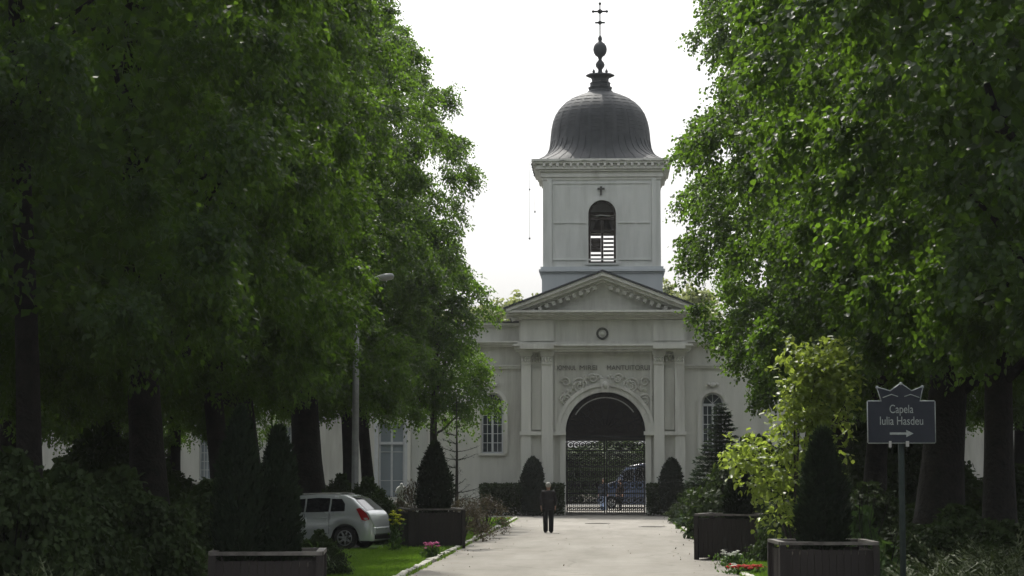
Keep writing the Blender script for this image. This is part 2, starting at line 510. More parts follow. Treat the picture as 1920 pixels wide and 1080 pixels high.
rng = random.Random(7)
kerb_meshes = []
for k in range(5):
    L_ = 0.90
    w, h = 0.14, 0.10
    b = MB()
    j = lambda s: rng.uniform(-s, s)
    x0, x1 = -w / 2 + j(.012), w / 2 + j(.012)
    y0, y1 = -L_ / 2, L_ / 2
    c = 0.02
    z = [h + j(.015) for _ in range(4)]
    vs = [(x0, y0, -.05), (x1, y0, -.05), (x1, y1, -.05), (x0, y1, -.05),
          (x0, y0, z[0] - c), (x1, y0, z[1] - c), (x1, y1, z[2] - c), (x0, y1, z[3] - c),
          (x0 + c, y0 + c, z[0]), (x1 - c, y0 + c, z[1]), (x1 - c, y1 - c, z[2]), (x0 + c, y1 - c, z[3])]
    b.add(vs, [(0, 3, 2, 1), (0, 1, 5, 4), (1, 2, 6, 5), (2, 3, 7, 6), (3, 0, 4, 7),
               (4, 5, 9, 8), (5, 6, 10, 9), (6, 7, 11, 10), (7, 4, 8, 11), (8, 9, 10, 11)])
    me = b.mesh('kerb_stone')
    me.materials.append(M['kerb'])
    kerb_meshes.append(me)
for side, xk in (('left', ROAD_L - 0.07), ('right', ROAD_R + 0.07)):
    root = MB().box(xk - 0.05, xk + 0.05, 30, 96, -0.04, 0.03).build('kerb_' + side, M['kerb'])
    root['kind'] = 'structure'
    y = 38.0
    while y < 95.8:
        s = link_mesh('kerb_stone', rng.choice(kerb_meshes), None, root, (xk + rng.uniform(-.02, .02), y + 0.46, 0), rng.uniform(-.02, .02))
        s.scale = (rng.uniform(.85, 1.2), 0.96, rng.uniform(.8, 1.1))
        y += 0.94

# ------------------------------------------------------------------ the gatehouse
YF = 105.0


def fx(px, Y=YF): return at(px, 760, Y).x
def fz(py, Y=YF): return at(1130, py, Y).z


gh = empty('gatehouse', (0, 0, 0), 0, 'pale stucco cemetery gatehouse with pediment, arched gateway and square domed bell tower', 'building')


def arc(cx, cz, r, n=24, a0=180.0, a1=0.0):
    return [(cx + r * math.cos(math.radians(a0 + (a1 - a0) * i / n)), cz + r * math.sin(math.radians(a0 + (a1 - a0) * i / n))) for i in range(n + 1)]


def arch_wall(mb, x0, x1, z0, z1, cx, r, zs, y0, y1, sill=None, n=24):
    """wall bay with a round-headed opening"""
    mb.box(x0, cx - r, y0, y1, z0, z1)
    mb.box(cx + r, x1, y0, y1, z0, z1)
    if sill is not None: mb.box(cx - r, cx + r, y0, y1, z0, sill)
    a = arc(cx, zs, r, n)
    top = [(x, z1) for x, z in a]
    mb.strip_xz(top, a, y0, y1)


def arch_fill(mb, cx, r, z0, zs, y0, y1, n=20):
    mb.prism_xz([(cx - r, z0)] + arc(cx, zs, r, n) + [(cx + r, z0)], y0, y1)


CX = fx(1131)
xl, xr = fx(977), fx(1284)
GCX, GR, GZ = fx(1135), fx(1210) - fx(1135), fz(810)
b = MB()
arch_wall(b, xl, xr, 0, fz(592), GCX, GR, GZ, YF, YF + 0.7, n=36)
b.box(xl, xl + 0.5, YF + 0.7, YF + 9, 0, fz(592))
b.box(xr - 0.5, xr, YF + 0.7, YF + 9, 0, fz(592))
b.build('front_wall', M['stucco'], gh)
# passage: side walls, vault, rear wall with its lower opening
b = MB()
px0, px1 = GCX - GR - 0.25, GCX + GR + 0.25
b.box(px0 - 0.3, px0, YF + 0.7, YF + 9, 0, GZ)
b.box(px1, px1 + 0.3, YF + 0.7, YF + 9, 0, GZ)
b.strip_xz(arc(GCX, GZ, GR + 0.55, 24), arc(GCX, GZ, GR + 0.25, 24), YF + 0.7, YF + 9)
b.build('passage_vault', M['dark_plaster'], gh)
b = MB()
b.box(GCX - GR - 0.24, GCX + GR + 0.24, YF + 8.6, YF + 8.95, fz(822), GZ)
arch_fill(b, GCX, GR + 0.24, GZ, GZ, YF + 8.62, YF + 8.95)
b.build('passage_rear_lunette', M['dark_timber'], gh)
b = MB()
b.box(xl + .5, px0 - 0.3, YF + 8.6, YF + 9, 0, fz(592))
b.box(px1 + 0.3, xr - .5, YF + 8.6, YF + 9, 0, fz(592))
b.box(px0 - .3, px1 + .3, YF + 8.6, YF + 9, GZ + GR + 0.55, fz(592))
b.build('rear_wall', M['stucco'], gh)
# plinth and outer fields standing proud of the panel
MB().box(xl - 0.03, fx(1040), YF - 0.12, YF - 0.002, 0, fz(812)).build('pier_base', M['stucco'], gh)
MB().box(fx(1224), xr + 0.03, YF - 0.12, YF - 0.002, 0, fz(812)).build('pier_base', M['stucco'], gh)
for (a0, a1) in ((977, 1061), (1209, 1284)):
    MB().box(fx(a0) - 0.06, fx(a1) + (0.0 if a0 < 1100 else 0.06), YF - 0.32, YF - 0.122, fz(816), fz(809)).build('impost_moulding', M['stucco_light'], gh)
# pilasters
for (a0, a1, d, m) in ((978, 996, .26, 'stucco_light'), (1016, 1037, .42, 'stucco_light'), (1226, 1245, .42, 'stucco_light'), (1265, 1283, .26, 'stucco_light')):
    x0, x1 = fx(a0), fx(a1)
    p = MB().box(x0, x1, YF - d, YF - 0.003, 0, fz(660)).build('pilaster', M[m], gh, bevel=.015)
    MB().box(x0 - .05, x1 + .05, YF - d - .06, YF - d - .002, 0, fz(940)).box(x0 - .04, x1 + .04, YF - d - .045, YF - d - .002, fz(940) + .002, fz(936)).build('base_block', M['stucco'], p)
    w = (x1 - x0) / 2
    b = MB()
    for i, (e, za, zb) in enumerate(((.02, 684, 681), (-.02, 681, 668), (.05, 668, 664), (.09, 664, 660))):
        b.box(x0 - e, x1 + e, YF - d - max(e, 0.004) - .03, YF - d - .002, fz(za), fz(zb))
    # acanthus-like tufts
    for i in range(4):
        cx_ = x0 + (i + .5) * (x1 - x0) / 4
        b.ball((cx_, YF - d - .03, fz(676)), .055, 8, 5, 1.7)
        b.ball((cx_, YF - d - .06, fz(671)), .045, 8, 5, 1.0)
    b.build('capital', M['stucco'], p)
# recessed strips between the pilasters, with dark top
for (a0, a1) in ((997, 1015), (1246, 1264)):
    MB().box(fx(a0), fx(a1), YF - .10, YF - .003, fz(806), fz(690)).build('wall_strip', M['stucco'], gh)
    b = MB()
    for i in range(3):
        for k in range(3):
            b.ball((fx(a0) + (i + .5) * .16, YF - .05, fz(676) + k * .14), .07, 8, 5)
    b.build('carved_tuft', M['stucco'], gh)
# architrave, frieze mouldings, attic, horizontal cornice
def moulding(name, x0, x1, rows, mat='stucco_light', parent=gh, yb=YF):
    b = MB()
    for pr, za, zb in rows:
        b.box(x0 - pr * .5, x1 + pr * .5, yb - pr, yb - .004, fz(za), fz(zb))
    return b.build(name, M[mat], parent)
moulding('architrave', xl, xr, ((.50, 660, 656.2), (.62, 656, 650.2), (.78, 650, 646)))
moulding('frieze_band', xl, xr, ((.30, 645.6, 641), (.20, 640.8, 600)), 'stucco')
corn = moulding('cornice', xl - .1, xr + .1, ((.42, 599.8, 596.2), (.62, 596, 592.2), (.85, 592, 588.2), (1.0, 588, 584)))
# vertical breaks of the frieze above the pilasters
for (a0, a1) in ((977, 1039), (1225, 1284)):
    MB().box(fx(a0), fx(a1), YF - .34, YF - .302, fz(640), fz(601)).build('frieze_block', M['stucco'], gh)
    MB().box(fx(a0) - .02, fx(a1) + .02, YF - .9, YF - .784, fz(655.5), fz(646.5)).build('architrave_return', M['stucco_light'], gh)
# framed panel over the arch
b = MB()
b.box(fx(1041), fx(1222), YF - .10, YF - .003, fz(664), fz(661))
b.box(fx(1041), fx(1044), YF - .10, YF - .003, fz(806), fz(664.2))
b.box(fx(1219), fx(1222), YF - .10, YF - .003, fz(806), fz(664.2))
b.build('panel_frame', M['stucco_light'], gh)
# archivolt rings
b = MB()
b.strip_xz(arc(GCX, GZ, GR * 1.23, 40), arc(GCX, GZ, GR * 1.14, 40), YF - .16, YF - .003)
b.strip_xz(arc(GCX, GZ, GR * 1.137, 40), arc(GCX, GZ, GR * 1.0, 40), YF - .09, YF - .003)
b.box(GCX - GR * 1.137, GCX - GR, YF - .09 - .04, YF - .003 - .12, 0, GZ)
b.box(GCX + GR, GCX + GR * 1.137, YF - .09 - .04, YF - .003 - .12, 0, GZ)
b.build('archivolt', M['stucco_light'], gh)
b = MB()
kz = GZ + GR
b.prism_xz([(GCX - .16, kz - .02), (GCX + .16, kz - .02), (GCX + .26, kz + .62), (GCX - .26, kz + .62)], YF - .32, YF - .165)
b.ball((GCX, YF - .34, kz + .34), .14, 10, 6, 1.4)
b.build('keystone', M['stucco_light'], gh)
# spandrel relief: reclining scrollwork on both sides
rr = random.Random(3)
for s in (-1, 1):
    b = MB()
    for (ox, oz, rad, turns) in ((1.25, 2.25, .42, 2.2), (1.92, 1.55, .33, 2.0), (.62, 2.62, .25, 1.6), (1.95, 2.45, .25, 1.5), (2.02, .75, .20, 1.4)):
        pts, n = [], 34
        for i in range(n):
            t = i / (n - 1)
            a = t * turns * 2 * math.pi
            r_ = rad * (1 - .82 * t)
            pts.append((GCX + s * (ox + r_ * math.cos(a)), YF - .05, GZ + oz + r_ * math.sin(a)))
        b.tube(pts, [.055 * (1 - .5 * i / n) for i in range(n)], 6)
    for i in range(26):
        t = i / 25
        a = math.radians(35 + 52 * t)
        r_ = GR * 1.33 + rr.uniform(0, .25)
        b.ball((GCX + s * r_ * math.cos(a), YF - .03, GZ + r_ * math.sin(a)), rr.uniform(.05, .10), 7, 5, rr.uniform(.7, 1.6))
    b.build('spandrel_relief', M['stucco'], gh)
# inscription
LETTERS = surf('faded_letters', (0.15, 0.15, 0.135), (0.2, 0.2, 0.18), 9.0, 0.7, 0.0)
def text(name, body, size, loc, mat, parent, extrude=.01, sx=1.0, width=None, rot=(math.pi / 2, 0, 0)):
    cu = bpy.data.curves.new(name, 'FONT')
    cu.body = body
    cu.size = size
    cu.extrude = extrude
    cu.align_x, cu.align_y = 'CENTER', 'CENTER'
    cu.materials.append(mat)
    o = bpy.data.objects.new(name, cu)
    COL.objects.link(o)
    o.parent = parent
    o.location = loc
    o.rotation_euler = rot
    bpy.context.view_layer.update()
    me = bpy.data.meshes.new_from_object(o.evaluated_get(bpy.context.evaluated_depsgraph_get()))
    wd = max(.01, o.dimensions.x)
    bpy.data.objects.remove(o)
    me.name = name
    o = link_mesh(name, me, mat, parent, loc)
    o.rotation_euler = rot
    o.scale.x = width / wd if width else sx
    return o
for body, a0, a1 in (('DOMNUL', 1040, 1080), ('MIREI', 1087, 1120), ('MANTUITORUL', 1138, 1222)):
    text('inscription', body, .34, ((fx(a0) + fx(a1)) / 2, YF - .03, fz(690)), LETTERS, gh, .02, width=fx(a1) - fx(a0))
# medallion
b = MB()
mcx, mcz = fx(1130), fz(626)
b.tube([(mcx + .25 * math.cos(t), YF - .235, mcz + .25 * math.sin(t)) for t in [i * 2 * math.pi / 28 for i in range(29)]], .055, 8, False)
md = b.build('medallion', M['letters'], gh)
MB().ball((mcx, YF - .22, mcz), .10, 12, 8).build('boss', M['stucco_light'], md)
# pediment
apx, apz = fx(1131), fz(513)
lx, rx = fx(950), fx(1312)
ez = fz(581)
b = MB()
b.prism_xz([(xl, fz(583.8)), (xr, fz(583.8)), (xr, fz(578)), (apx, fz(524)), (xl, fz(578))], YF - .18, YF + .3)
b.build('tympanum', M['stucco'], gh)
b = MB()
th, th2 = .40, .16
sl = (apz - ez) / (apx - lx)
for s, x_e in ((-1, lx), (1, rx)):
    slp = (apz - ez) / abs(apx - x_e)
    for (top, bot, pr) in ((0.0, .17, 1.05), (.172, .34, .85), (.342, .47, .5)):
        q = [(x_e, ez - top), (apx, apz - top), (apx, apz - bot), (x_e, ez - bot)]
        if s > 0: q = q[::-1]
        b.prism_xz(q, YF - pr, YF - .182)
rk = b.build('raking_cornice', M['stucco_light'], gh)
dm = MB().box(-.09, .09, -.14, .14, -.10, .10).mesh('dentil')
dm.materials.append(M['stucco'])
for s, x_e in ((-1, lx), (1, rx)):
    n = 13
    slp = (apz - ez) / abs(apx - x_e)
    for i in range(n):
        t = (i + 1.2) / (n + 1.2)
        x = apx + (x_e - apx) * t
        o = link_mesh('dentil', dm, None, rk, (x, YF - .64 + .12, apz - (apz - ez) * t - .60))
        o.rotation_euler = (0, math.atan(slp) * s, 0)
# pediment roof, dark
b = MB()
for s, x_e in ((-1, lx), (1, rx)):
    e = x_e + s * .12
    ze = ez - (apz - ez) / abs(apx - x_e) * .12
    q = [(e, ze + .012), (apx, apz + .012), (apx, apz + .10), (e, ze + .10)]
    if s > 0: q = q[::-1]
    b.prism_xz(q, YF - 1.12, YF + 9.2)
b.build('pediment_roof', M['roof'], gh)
b = MB()
b.prism_xz([(xl, fz(592)), (xr, fz(592)), (xr, fz(582)), (apx, fz(520)), (xl, fz(582))], YF + 8.6, YF + 9)
b.build('rear_gable', M['stucco'], gh)

# wings with their windows -------------------------------------------------
YW = YF + 0.6
def wx(px): return at(px, 800, YW).x
def wz(py): return at(1130, py, YW).z
WTOP = wz(606)


def window(cx, r, sill, zs, arched=True, curtain=False, rows=4, cols=4, name='window'):
    """frame, muntins and panes in a round- or square-headed opening (zs = springing or head)"""
    y0, y1 = YW + .22, YW + .30
    b = MB()
    fw = .07
    b.box(cx - r, cx - r + fw, y0, y1, sill, zs)
    b.box(cx + r - fw, cx + r, y0, y1, sill, zs)
    b.box(cx - r + fw, cx + r - fw, y0, y1, sill, sill + fw)
    b.box(cx - .05, cx + .05, y0 - .01, y1 - .01, sill + fw, zs - .08)
    b.box(cx - r + fw, cx + r - fw, y0 - .005, y1, zs - .08, zs + .03)
    if arched:
        b.strip_xz(arc(cx, zs + .032, r, 16), arc(cx, zs + .032, r - fw, 16), y0, y1)
    w = b.build(name, M['white_frame'], gh)
    b = MB()
    ww = (r - fw - .05)
    for s in (-1, 1):
        xa = cx + s * .05
        xb = cx + s * (r - fw)
        for i in range(1, max(2, cols // 2)):
            x = xa + (xb - xa) * i / (cols // 2)
            b.box(x - .016, x + .016, y0 + .02, y1 - .02, sill + fw, zs - .08)
        for i in range(1, rows):
            z = sill + fw + (zs - .08 - sill - fw) * i / rows
            b.box(xa, xb, y0 + .018, y1 - .022, z - .016, z + .016)
    b.build('muntin', M['white_frame'], w)
    pc = M['curtain'] if curtain else M['pane']
    for s in (-1, 1):
        for i in range(rows):
            z0 = sill + fw + (zs - .08 - sill - fw) * i / rows + .017
            z1 = sill + fw + (zs - .08 - sill - fw) * (i + 1) / rows - .017
            xa, xb = sorted((cx + s * .052, cx + s * (r - fw)))
            tilt = rng.uniform(-.006, .006)
            MB().add([(xa, y1 - .03 + tilt, z0), (xb, y1 - .03 - tilt, z0), (xb, y1 - .03 - tilt, z1), (xa, y1 - .03 + tilt, z1)], [(0, 1, 2, 3)]).build('pane', pc, w)
    if arched:
        b = MB()
        arch_fill(b, cx, r - fw, zs + .032, zs + .032, y1 - .04, y1 - .03)
        b.build('fanlight', M['pane'], w)
        b = MB()
        for a in (45, 90, 135):
            b.tube([(cx, y0 + .04, zs + .03), (cx + (r - fw) * math.cos(math.radians(a)), y0 + .04, zs + .03 + (r - fw) * math.sin(math.radians(a)))], .018, 5)
        b.build('fanlight_bar', M['white_frame'], w)
    MB().box(cx - r - .12, cx + r + .12, YW - .12, YW + .2, sill - .10, sill - .002).build('sill', M['stucco_light'], w)
    return w


def surround(cx, r, zs, z0, key=True):
    b = MB()
    b.strip_xz(arc(cx, zs, r * 1.45, 20), arc(cx, zs, r * 1.1, 20), YW - .10, YW - .003)
    b.box(cx - r * 1.45, cx - r * 1.1, YW - .10, YW - .003, z0, zs)
    b.box(cx + r * 1.1, cx + r * 1.45, YW - .10, YW - .003, z0, zs)
    if key:
        b.ball((cx, YW - .12, zs + r * 1.45 + .18), .17, 8, 6, .8)
        b.ball((cx - .2, YW - .08, zs + r * 1.45 + .22), .10, 8, 6, .8)
        b.ball((cx + .2, YW - .08, zs + r * 1.45 + .22), .10, 8, 6, .8)
    b.build('window_surround', M['stucco_light'], gh)


bays = [  # px0, px1, centre, half-width px, springing px, sill px
    (868, 977, 923, 20, 758, 850, 'arched'),
    (765, 868, 786, 15, 765, 960, 'niche'),
    (640, 765, 734, 24, 790, 958, 'door'),
    (500, 640, 546, 21, 797, 900, 'square'),
    (330, 500, 395, 21, 797, 900, 'square'),
    (60, 330, 240, 21, 797, 900, 'square'),
    (-200, 60, -20, 21, 797, 900, 'square'),
    (1284, 1400, 1337, 20, 758, 850, 'arched'),
    (1400, 1560, 1480, 21, 797, 900, 'square'),
    (1560, 1720, 1640, 21, 797, 900, 'square'),
    (1720, 1900, 1868, 14, 797, 900, 'square'),
    (1900, 2200, 2050, 21, 797, 900, 'square'),
]
b = MB()
for (a, c, m, hw, sp, si, kind) in bays:
    x0, x1, cx, r = wx(a), wx(c), wx(m), wx(m + hw) - wx(m)
    zs, sill = wz(sp), max(0.08, wz(si))
    if kind in ('arched', 'niche'):
        arch_wall(b, x0, x1, 0, WTOP, cx, r, zs + .032, YW, YW + .4, sill)
    else:
        b.box(x0, cx - r, YW, YW + .4, 0, WTOP).box(cx + r, x1, YW, YW + .4, 0, WTOP)
        b.box(cx - r, cx + r, YW, YW + .4, 0, sill).box(cx - r, cx + r, YW, YW + .4, zs + .03, WTOP)
b.box(wx(-200), wx(977), YW + 6, YW + 6.3, 0, WTOP).box(wx(1284), wx(2200), YW + 6, YW + 6.3, 0, WTOP)
b.box(wx(977) - .4, wx(977), YW + .4, YW + 6, 0, WTOP).box(wx(1284), wx(1284) + .4, YW + .4, YW + 6, 0, WTOP)
b.box(wx(-200), wx(-200) + .4, YW + .4, YW + 6, 0, WTOP).box(wx(2200) - .4, wx(2200), YW + .4, YW + 6, 0, WTOP)
b.build('wing_wall', M['stucco'], gh)
for (a, c, m, hw, sp, si, kind) in bays:
    cx, r = wx(m), wx(m + hw) - wx(m)
    zs, sill = wz(sp), max(0.08, wz(si))
    if kind == 'arched':
        w = window(cx, r, sill, zs, True, False, 5, 4)
        surround(cx, r, zs, sill)
        # pale blind behind the glass of the middle pane
    elif kind == 'niche':
        bb = MB().box(cx - r + .002, cx + r - .002, YW + .25, YW + .39, sill, zs)
        arch_fill(bb, cx, r - .002, zs + .002, zs + .032, YW + .25, YW + .39)
        bb.build('blind_niche', M['tower_paint'], gh)
        surround(cx, r, zs, 0, False)
    elif kind == 'door':
        w = window(cx, r, sill, zs, False, True, 3, 2)
        MB().box(cx - r, cx + r, YW + .16, YW + .215, wz(833), wz(828)).build('transom', M['white_frame'], w)
        MB().box(cx + r + .02, cx + r + .20, YW - .08, YW - .002, 0, zs + .3).box(cx - r - .20, cx - r - .02, YW - .08, YW - .002, 0, zs + .3).build('door_surround', M['white_frame'], w)
    else:
        w = window(cx, r, sill, zs, False, a < 1000, 6, 6)
for (a, c) in ((-200, 976.5), (1284.5, 2200)):
    x0, x1 = wx(a), wx(c)
    for nm, rows, mt in (('wing_cornice', ((.30, 650, 647), (.42, 646.8, 643), (.55, 642.8, 640)), 'stucco_light'), ('wing_string_course', ((.12, 691, 687), (.18, 686.8, 684)), 'stucco_light'),
                         ('parapet_coping', ((.16, 612, 609), (.24, 608.8, 605)), 'stucco')):
        bb = MB()
        for pr, za, zb in rows: bb.box(x0, x1, YW - pr, YW - .004, wz(za), wz(zb))
        bb.build(nm, M[mt], gh)
    MB().box(x0, x1, YW - .14, YW - .004, 0.0, wz(932)).build('plinth', M['stucco'], gh)
    MB().box(x0, x1, YW - .26, YW + 6.4, WTOP + .01, WTOP + .09).build('wing_roof_edge', M['roof'], gh)
MB().box(wx(835) - .15, wx(835) + .15, YW - .3, YW - .004, wz(795), wz(785)).box(wx(835) - .06, wx(835) + .06, YW - .42, YW - .302, wz(793), wz(787)).build('wall_lamp', M['iron'], gh)

# tower --------------------------------------------------------------------
YT = YF + 1.9
def tx(px): return at(px, 420, YT).x
def tz(py): return at(1130, py, YT).z
TL, TR = tx(1018), tx(1239)
TC = (TL + TR) / 2
TW = TR - TL
YTB = YT + TW
bx = [(TL, TR)]
OCX, OR, OZS, OSILL = tx(1129), tx(1155) - tx(1129), tz(401), tz(493)
t_body = MB()
arch_wall(t_body, TL, TR, tz(503), tz(333), OCX, OR, OZS, YT, YT + .45, OSILL)
t_body.box(TL, TL + .45, YT + .45, YTB - .45, tz(503), tz(333)).box(TR - .45, TR, YT + .45, YTB - .45, tz(503), tz(333))
zb0, zb1 = tz(493) - .3, tz(430) + .35
t_body.box(TL, OCX - 1.0, YTB - .45, YTB, tz(503), tz(333)).box(OCX + 1.0, TR, YTB - .45, YTB, tz(503), tz(333))
t_body.box(OCX - 1.0, OCX + 1.0, YTB - .45, YTB, tz(503), zb0).box(OCX - 1.0, OCX + 1.0, YTB - .45, YTB, zb1, tz(333))
tower = t_body.build('bell_tower', M['tower_paint'], gh)
MB().box(TL + .45, TR - .45, YT + .45, YTB - .45, tz(503), tz(503) + .15).box(TL + .45, TR - .45, YT + .45, YTB - .45, tz(336), tz(333)).build('belfry_floor', M['dark_timber'], gh)
MB().box(tx(1016), tx(1242), YT - .05, YTB + .05, tz(560), tz(513)).build('tower_base', M['tower_blue'], gh)
b = MB()
for pr, za, zb in ((.10, 512.8, 509.5), (.20, 509.3, 505), (.12, 504.8, 500)):
    b.box(TL - pr, TR + pr, YT - pr, YTB + pr, tz(za), tz(zb))
b.build('tower_base_moulding', M['tower_blue'], gh)
# raised frames on the faces
def face_frame(x0, x1, za, zb, w=.07, d=.05):
    b = MB()
    b.box(x0, x1, YT - d, YT - .003, tz(za) - w, tz(za))
    b.box(x0, x1, YT - d, YT - .003, tz(zb), tz(zb) + w)
    b.box(x0, x0 + w, YT - d, YT - .003, tz(zb) + w, tz(za) - w)
    b.box(x1 - w, x1, YT - d, YT - .003, tz(zb) + w, tz(za) - w)
    return b.build('panel_moulding', M['tower_paint'], gh)
face_frame(tx(1036), tx(1221), 342, 488)
MB().box(tx(1026), tx(1036) - .02, YT - .09, YT - .003, tz(500) + .002, tz(334)).build('corner_strip', M['tower_paint'], gh)
MB().box(tx(1221) + .02, tx(1231), YT - .09, YT - .003, tz(500) + .002, tz(334)).build('corner_strip', M['tower_paint'], gh)
for (a0, a1) in ((1038.5, 1064), (1068, 1101), (1157, 1190), (1194, 1218.5)):
    MB().box(tx(a0), tx(a1), YT - .05, YT - .003, tz(418.5), tz(416)).build('string_course', M['tower_paint'], gh)
for px_ in (1066, 1192):
    MB().box(tx(px_) - .035, tx(px_) + .035, YT - .035, YT - .003, tz(486), tz(345)).build('fine_rib', M['tower_paint'], gh)
b = MB()
b.strip_xz(arc(OCX, OZS, OR + .10, 24), arc(OCX, OZS, OR + .002, 24), YT - .06, YT - .003)
b.box(OCX - OR - .10, OCX - OR - .002, YT - .06, YT - .003, OSILL, OZS).box(OCX + OR + .002, OCX + OR + .10, YT - .06, YT - .003, OSILL, OZS)
b.box(OCX - OR - .14, OCX + OR + .14, YT - .12, YT - .003, OSILL - .10, OSILL - .002)
b.build('opening_surround', M['tower_paint'], gh)
# belfry opening: frame, bell and louvres
fr = MB()
fr.strip_xz(arc(OCX, OZS, OR - .004, 20), arc(OCX, OZS, OR - .12, 20), YT + .12, YT + .22)
fr.box(OCX - OR + .004, OCX - OR + .12, YT + .12, YT + .22, OSILL, OZS).box(OCX + OR - .12, OCX + OR - .004, YT + .12, YT + .22, OSILL, OZS)
fr.box(OCX - .06, OCX + .06, YT + .11, YT + .21, OSILL, tz(410)).box(OCX - OR + .12, OCX + OR - .12, YT + .12, YT + .2, tz(411), tz(407))
fr.box(OCX - OR + .12, OCX + OR - .12, YT + .12, YT + .2, tz(434), tz(431)).box(OCX - OR + .12, OCX + OR - .12, YT + .12, YT + .2, OSILL, OSILL + .1)
bw = fr.build('belfry_window', M['dark_timber'], gh)
MB().tube([(OCX - OR * .55, YT + .1, tz(405)), (OCX - .1, YT + .1, tz(403)), (OCX + OR * .6, YT + .1, tz(405))], .03, 6).build('sill_bar', M['pale_iron'], bw)
for s in (-1, 1):
    for i in range(8):
        z = OSILL + .16 + i * .205
        xa, xb = sorted((OCX + s * .065, OCX + s * (OR - .125)))
        o = MB().add([(xa, -.075, .0), (xb, -.075, .0), (xb, .075, .0), (xa, .075, .0), (xa, -.075, .09), (xb, -.075, .09), (xb, .075, .022), (xa, .075, .022)],
                     [(0, 3, 2, 1), (4, 5, 6, 7), (0, 1, 5, 4), (1, 2, 6, 5), (2, 3, 7, 6), (3, 0, 4, 7)]).build('louvre_slat', M['dark_timber'], bw, (0, YT + .17, z))
        if s < 0 and i in (2, 3, 4): o.scale = (1, 1, 2.1)
b = MB()
bz = tz(428)
b.lathe([(.62, bz), (.60, bz + .05), (.45, bz + .28), (.36, bz + .6), (.30, bz + .8), (.12, bz + .9)], OCX, YT + 2.2, 20)
b.box(OCX - 1.6, OCX + 1.6, YT + 2.1, YT + 2.3, bz + .9, bz + 1.08)
b.build('bell', M['bronze'], gh)
# cross over the opening
b = MB()
cz_ = tz(357)
b.box(OCX - .055 - .05, OCX + .055 - .05, YT - .08, YT - .03, cz_ - .26, cz_ + .20).box(OCX - .18 - .05, OCX + .18 - .05, YT - .10, YT - .082, cz_ + .02, cz_ + .12)
b.build('wall_cross', M['letters'], gh)
# tower cornice: flared courses and dentils
b = MB()
for pr, za, zb in ((.06, 337, 332.2), (.14, 332, 327.2), (.24, 322, 318.2), (.36, 318, 313.2), (.30, 313, 308.2), (.46, 308, 304.2), (.56, 304, 300)):
    b.box(TL - pr, TR + pr, YT - pr, YTB + pr, tz(za), tz(zb))
b.box(TL - .10, TR + .10, YT - .10, YTB + .10, tz(327), tz(322.2))
tc_ = b.build('tower_cornice', M['stucco_light'], gh)
dm2 = MB().box(-.065, .065, -.10, .10, -.07, .07).mesh('dentil')
dm2.materials.append(M['stucco_light'])
n = 18
for i in range(n):
    x = TL - .1 + (TW + .2) * (i + .5) / n
    link_mesh('dentil', dm2, None, tc_, (x, YT - .405, tz(310.6)))
# dome: square eaves turning into a round bell
DC = (tx(1126), (YT + YTB) / 2)
def tzc(py): return at(1130, py, DC[1]).z
def trc(r): return r * DC[1] / F
prof = [(128, 319, 9.0), (123, 314.5, 7.0), (115.5, 308, 4.6), (107, 300.5, 3.3), (100, 291, 2.6), (96, 281, 2.3), (94, 268, 2.1), (93, 255, 2.0), (91.5, 242, 2.0), (88.5, 228, 2.0), (84, 216, 2.0), (77, 205, 2.0), (67, 195, 2.0), (54, 186, 2.0), (40, 179.5, 2.0), (24, 174, 2.0)]
seg = 96
vs, fs = [], []
def dome_z(i):
    r, py, ex = prof[i]
    return tzc(py)
for _i, (r, py, ex) in enumerate(prof):
    R_ = trc(r)
    z = dome_z(_i)
    for k in range(seg):
        t = 2 * math.pi * (k + .5) / seg
        c, s = math.cos(t), math.sin(t)
        q = (abs(c) ** ex + abs(s) ** ex) ** (-1.0 / ex)
        fl = 1.0 if (k % 4) else 1.012
        vs.append((DC[0] + R_ * q * c * fl, DC[1] + R_ * q * s * fl, z))
for i in range(len(prof) - 1):
    for k in range(seg):
        k2 = (k + 1) % seg
        fs.append((i * seg + k, i * seg + k2, (i + 1) * seg + k2, (i + 1) * seg + k))
fs.append(tuple(range(seg - 1, -1, -1)))
fs.append(tuple((len(prof) - 1) * seg + k for k in range(seg)))
dome = MB().add(vs, fs, True).build('dome', M['lead'], gh)
# standing seams on the flare and the bell
sb = MB()
for k in range(1, seg, 2):
    pts = []
    for _i, (r, py, ex) in list(enumerate(prof))[:(11 if k % 8 == 1 else 7)]:
        t = 2 * math.pi * (k + .5) / seg
        c, s = math.cos(t), math.sin(t)
        q = (abs(c) ** ex + abs(s) ** ex) ** (-1.0 / ex)
        R_ = trc(r) + (.014 if _i < 7 else .004)
        pts.append((DC[0] + R_ * q * c, DC[1] + R_ * q * s, dome_z(_i)))
    sb.tube(pts, .016, 4, False)
sm = sb.build('standing_seam', M['lead'], dome)
# overlapping sheet courses on the bell
cb = MB()
for j in range(11):
    py = 258 - j * 7
    r = np.interp(-py, [-p[1] for p in prof], [p[0] for p in prof])
    pts = [(DC[0] + (trc(r) + .01) * math.cos(t), DC[1] + (trc(r) + .01) * math.sin(t), tzc(py)) for t in [2 * math.pi * i / 48 for i in range(49)]]
    cb.tube(pts, .014, 4, False)
cb.build('sheet_lap', M['lead'], dome)
lant = MB().lathe([(trc(r), tzc(py)) for r, py in ((25, 177), (24, 172), (21, 169), (22, 167), (23, 164), (19, 162), (19, 158), (20, 156), (16, 153), (16, 149), (18, 146), (27, 143), (27, 140.5), (6, 139.5))], DC[0], DC[1], 8, False).build('lantern', M['lead'], gh)
b = MB()
for k in range(4):
    t = 2 * math.pi * (k + .5) / 4
    x, y = DC[0] + trc(17) * math.cos(t), DC[1] + trc(17) * math.sin(t)
    b.lathe([(.03, tzc(141)), (.05, tzc(139)), (.08, tzc(136.5)), (.05, tzc(134)), (.015, tzc(132)), (.01, tzc(130))], x, y, 8)
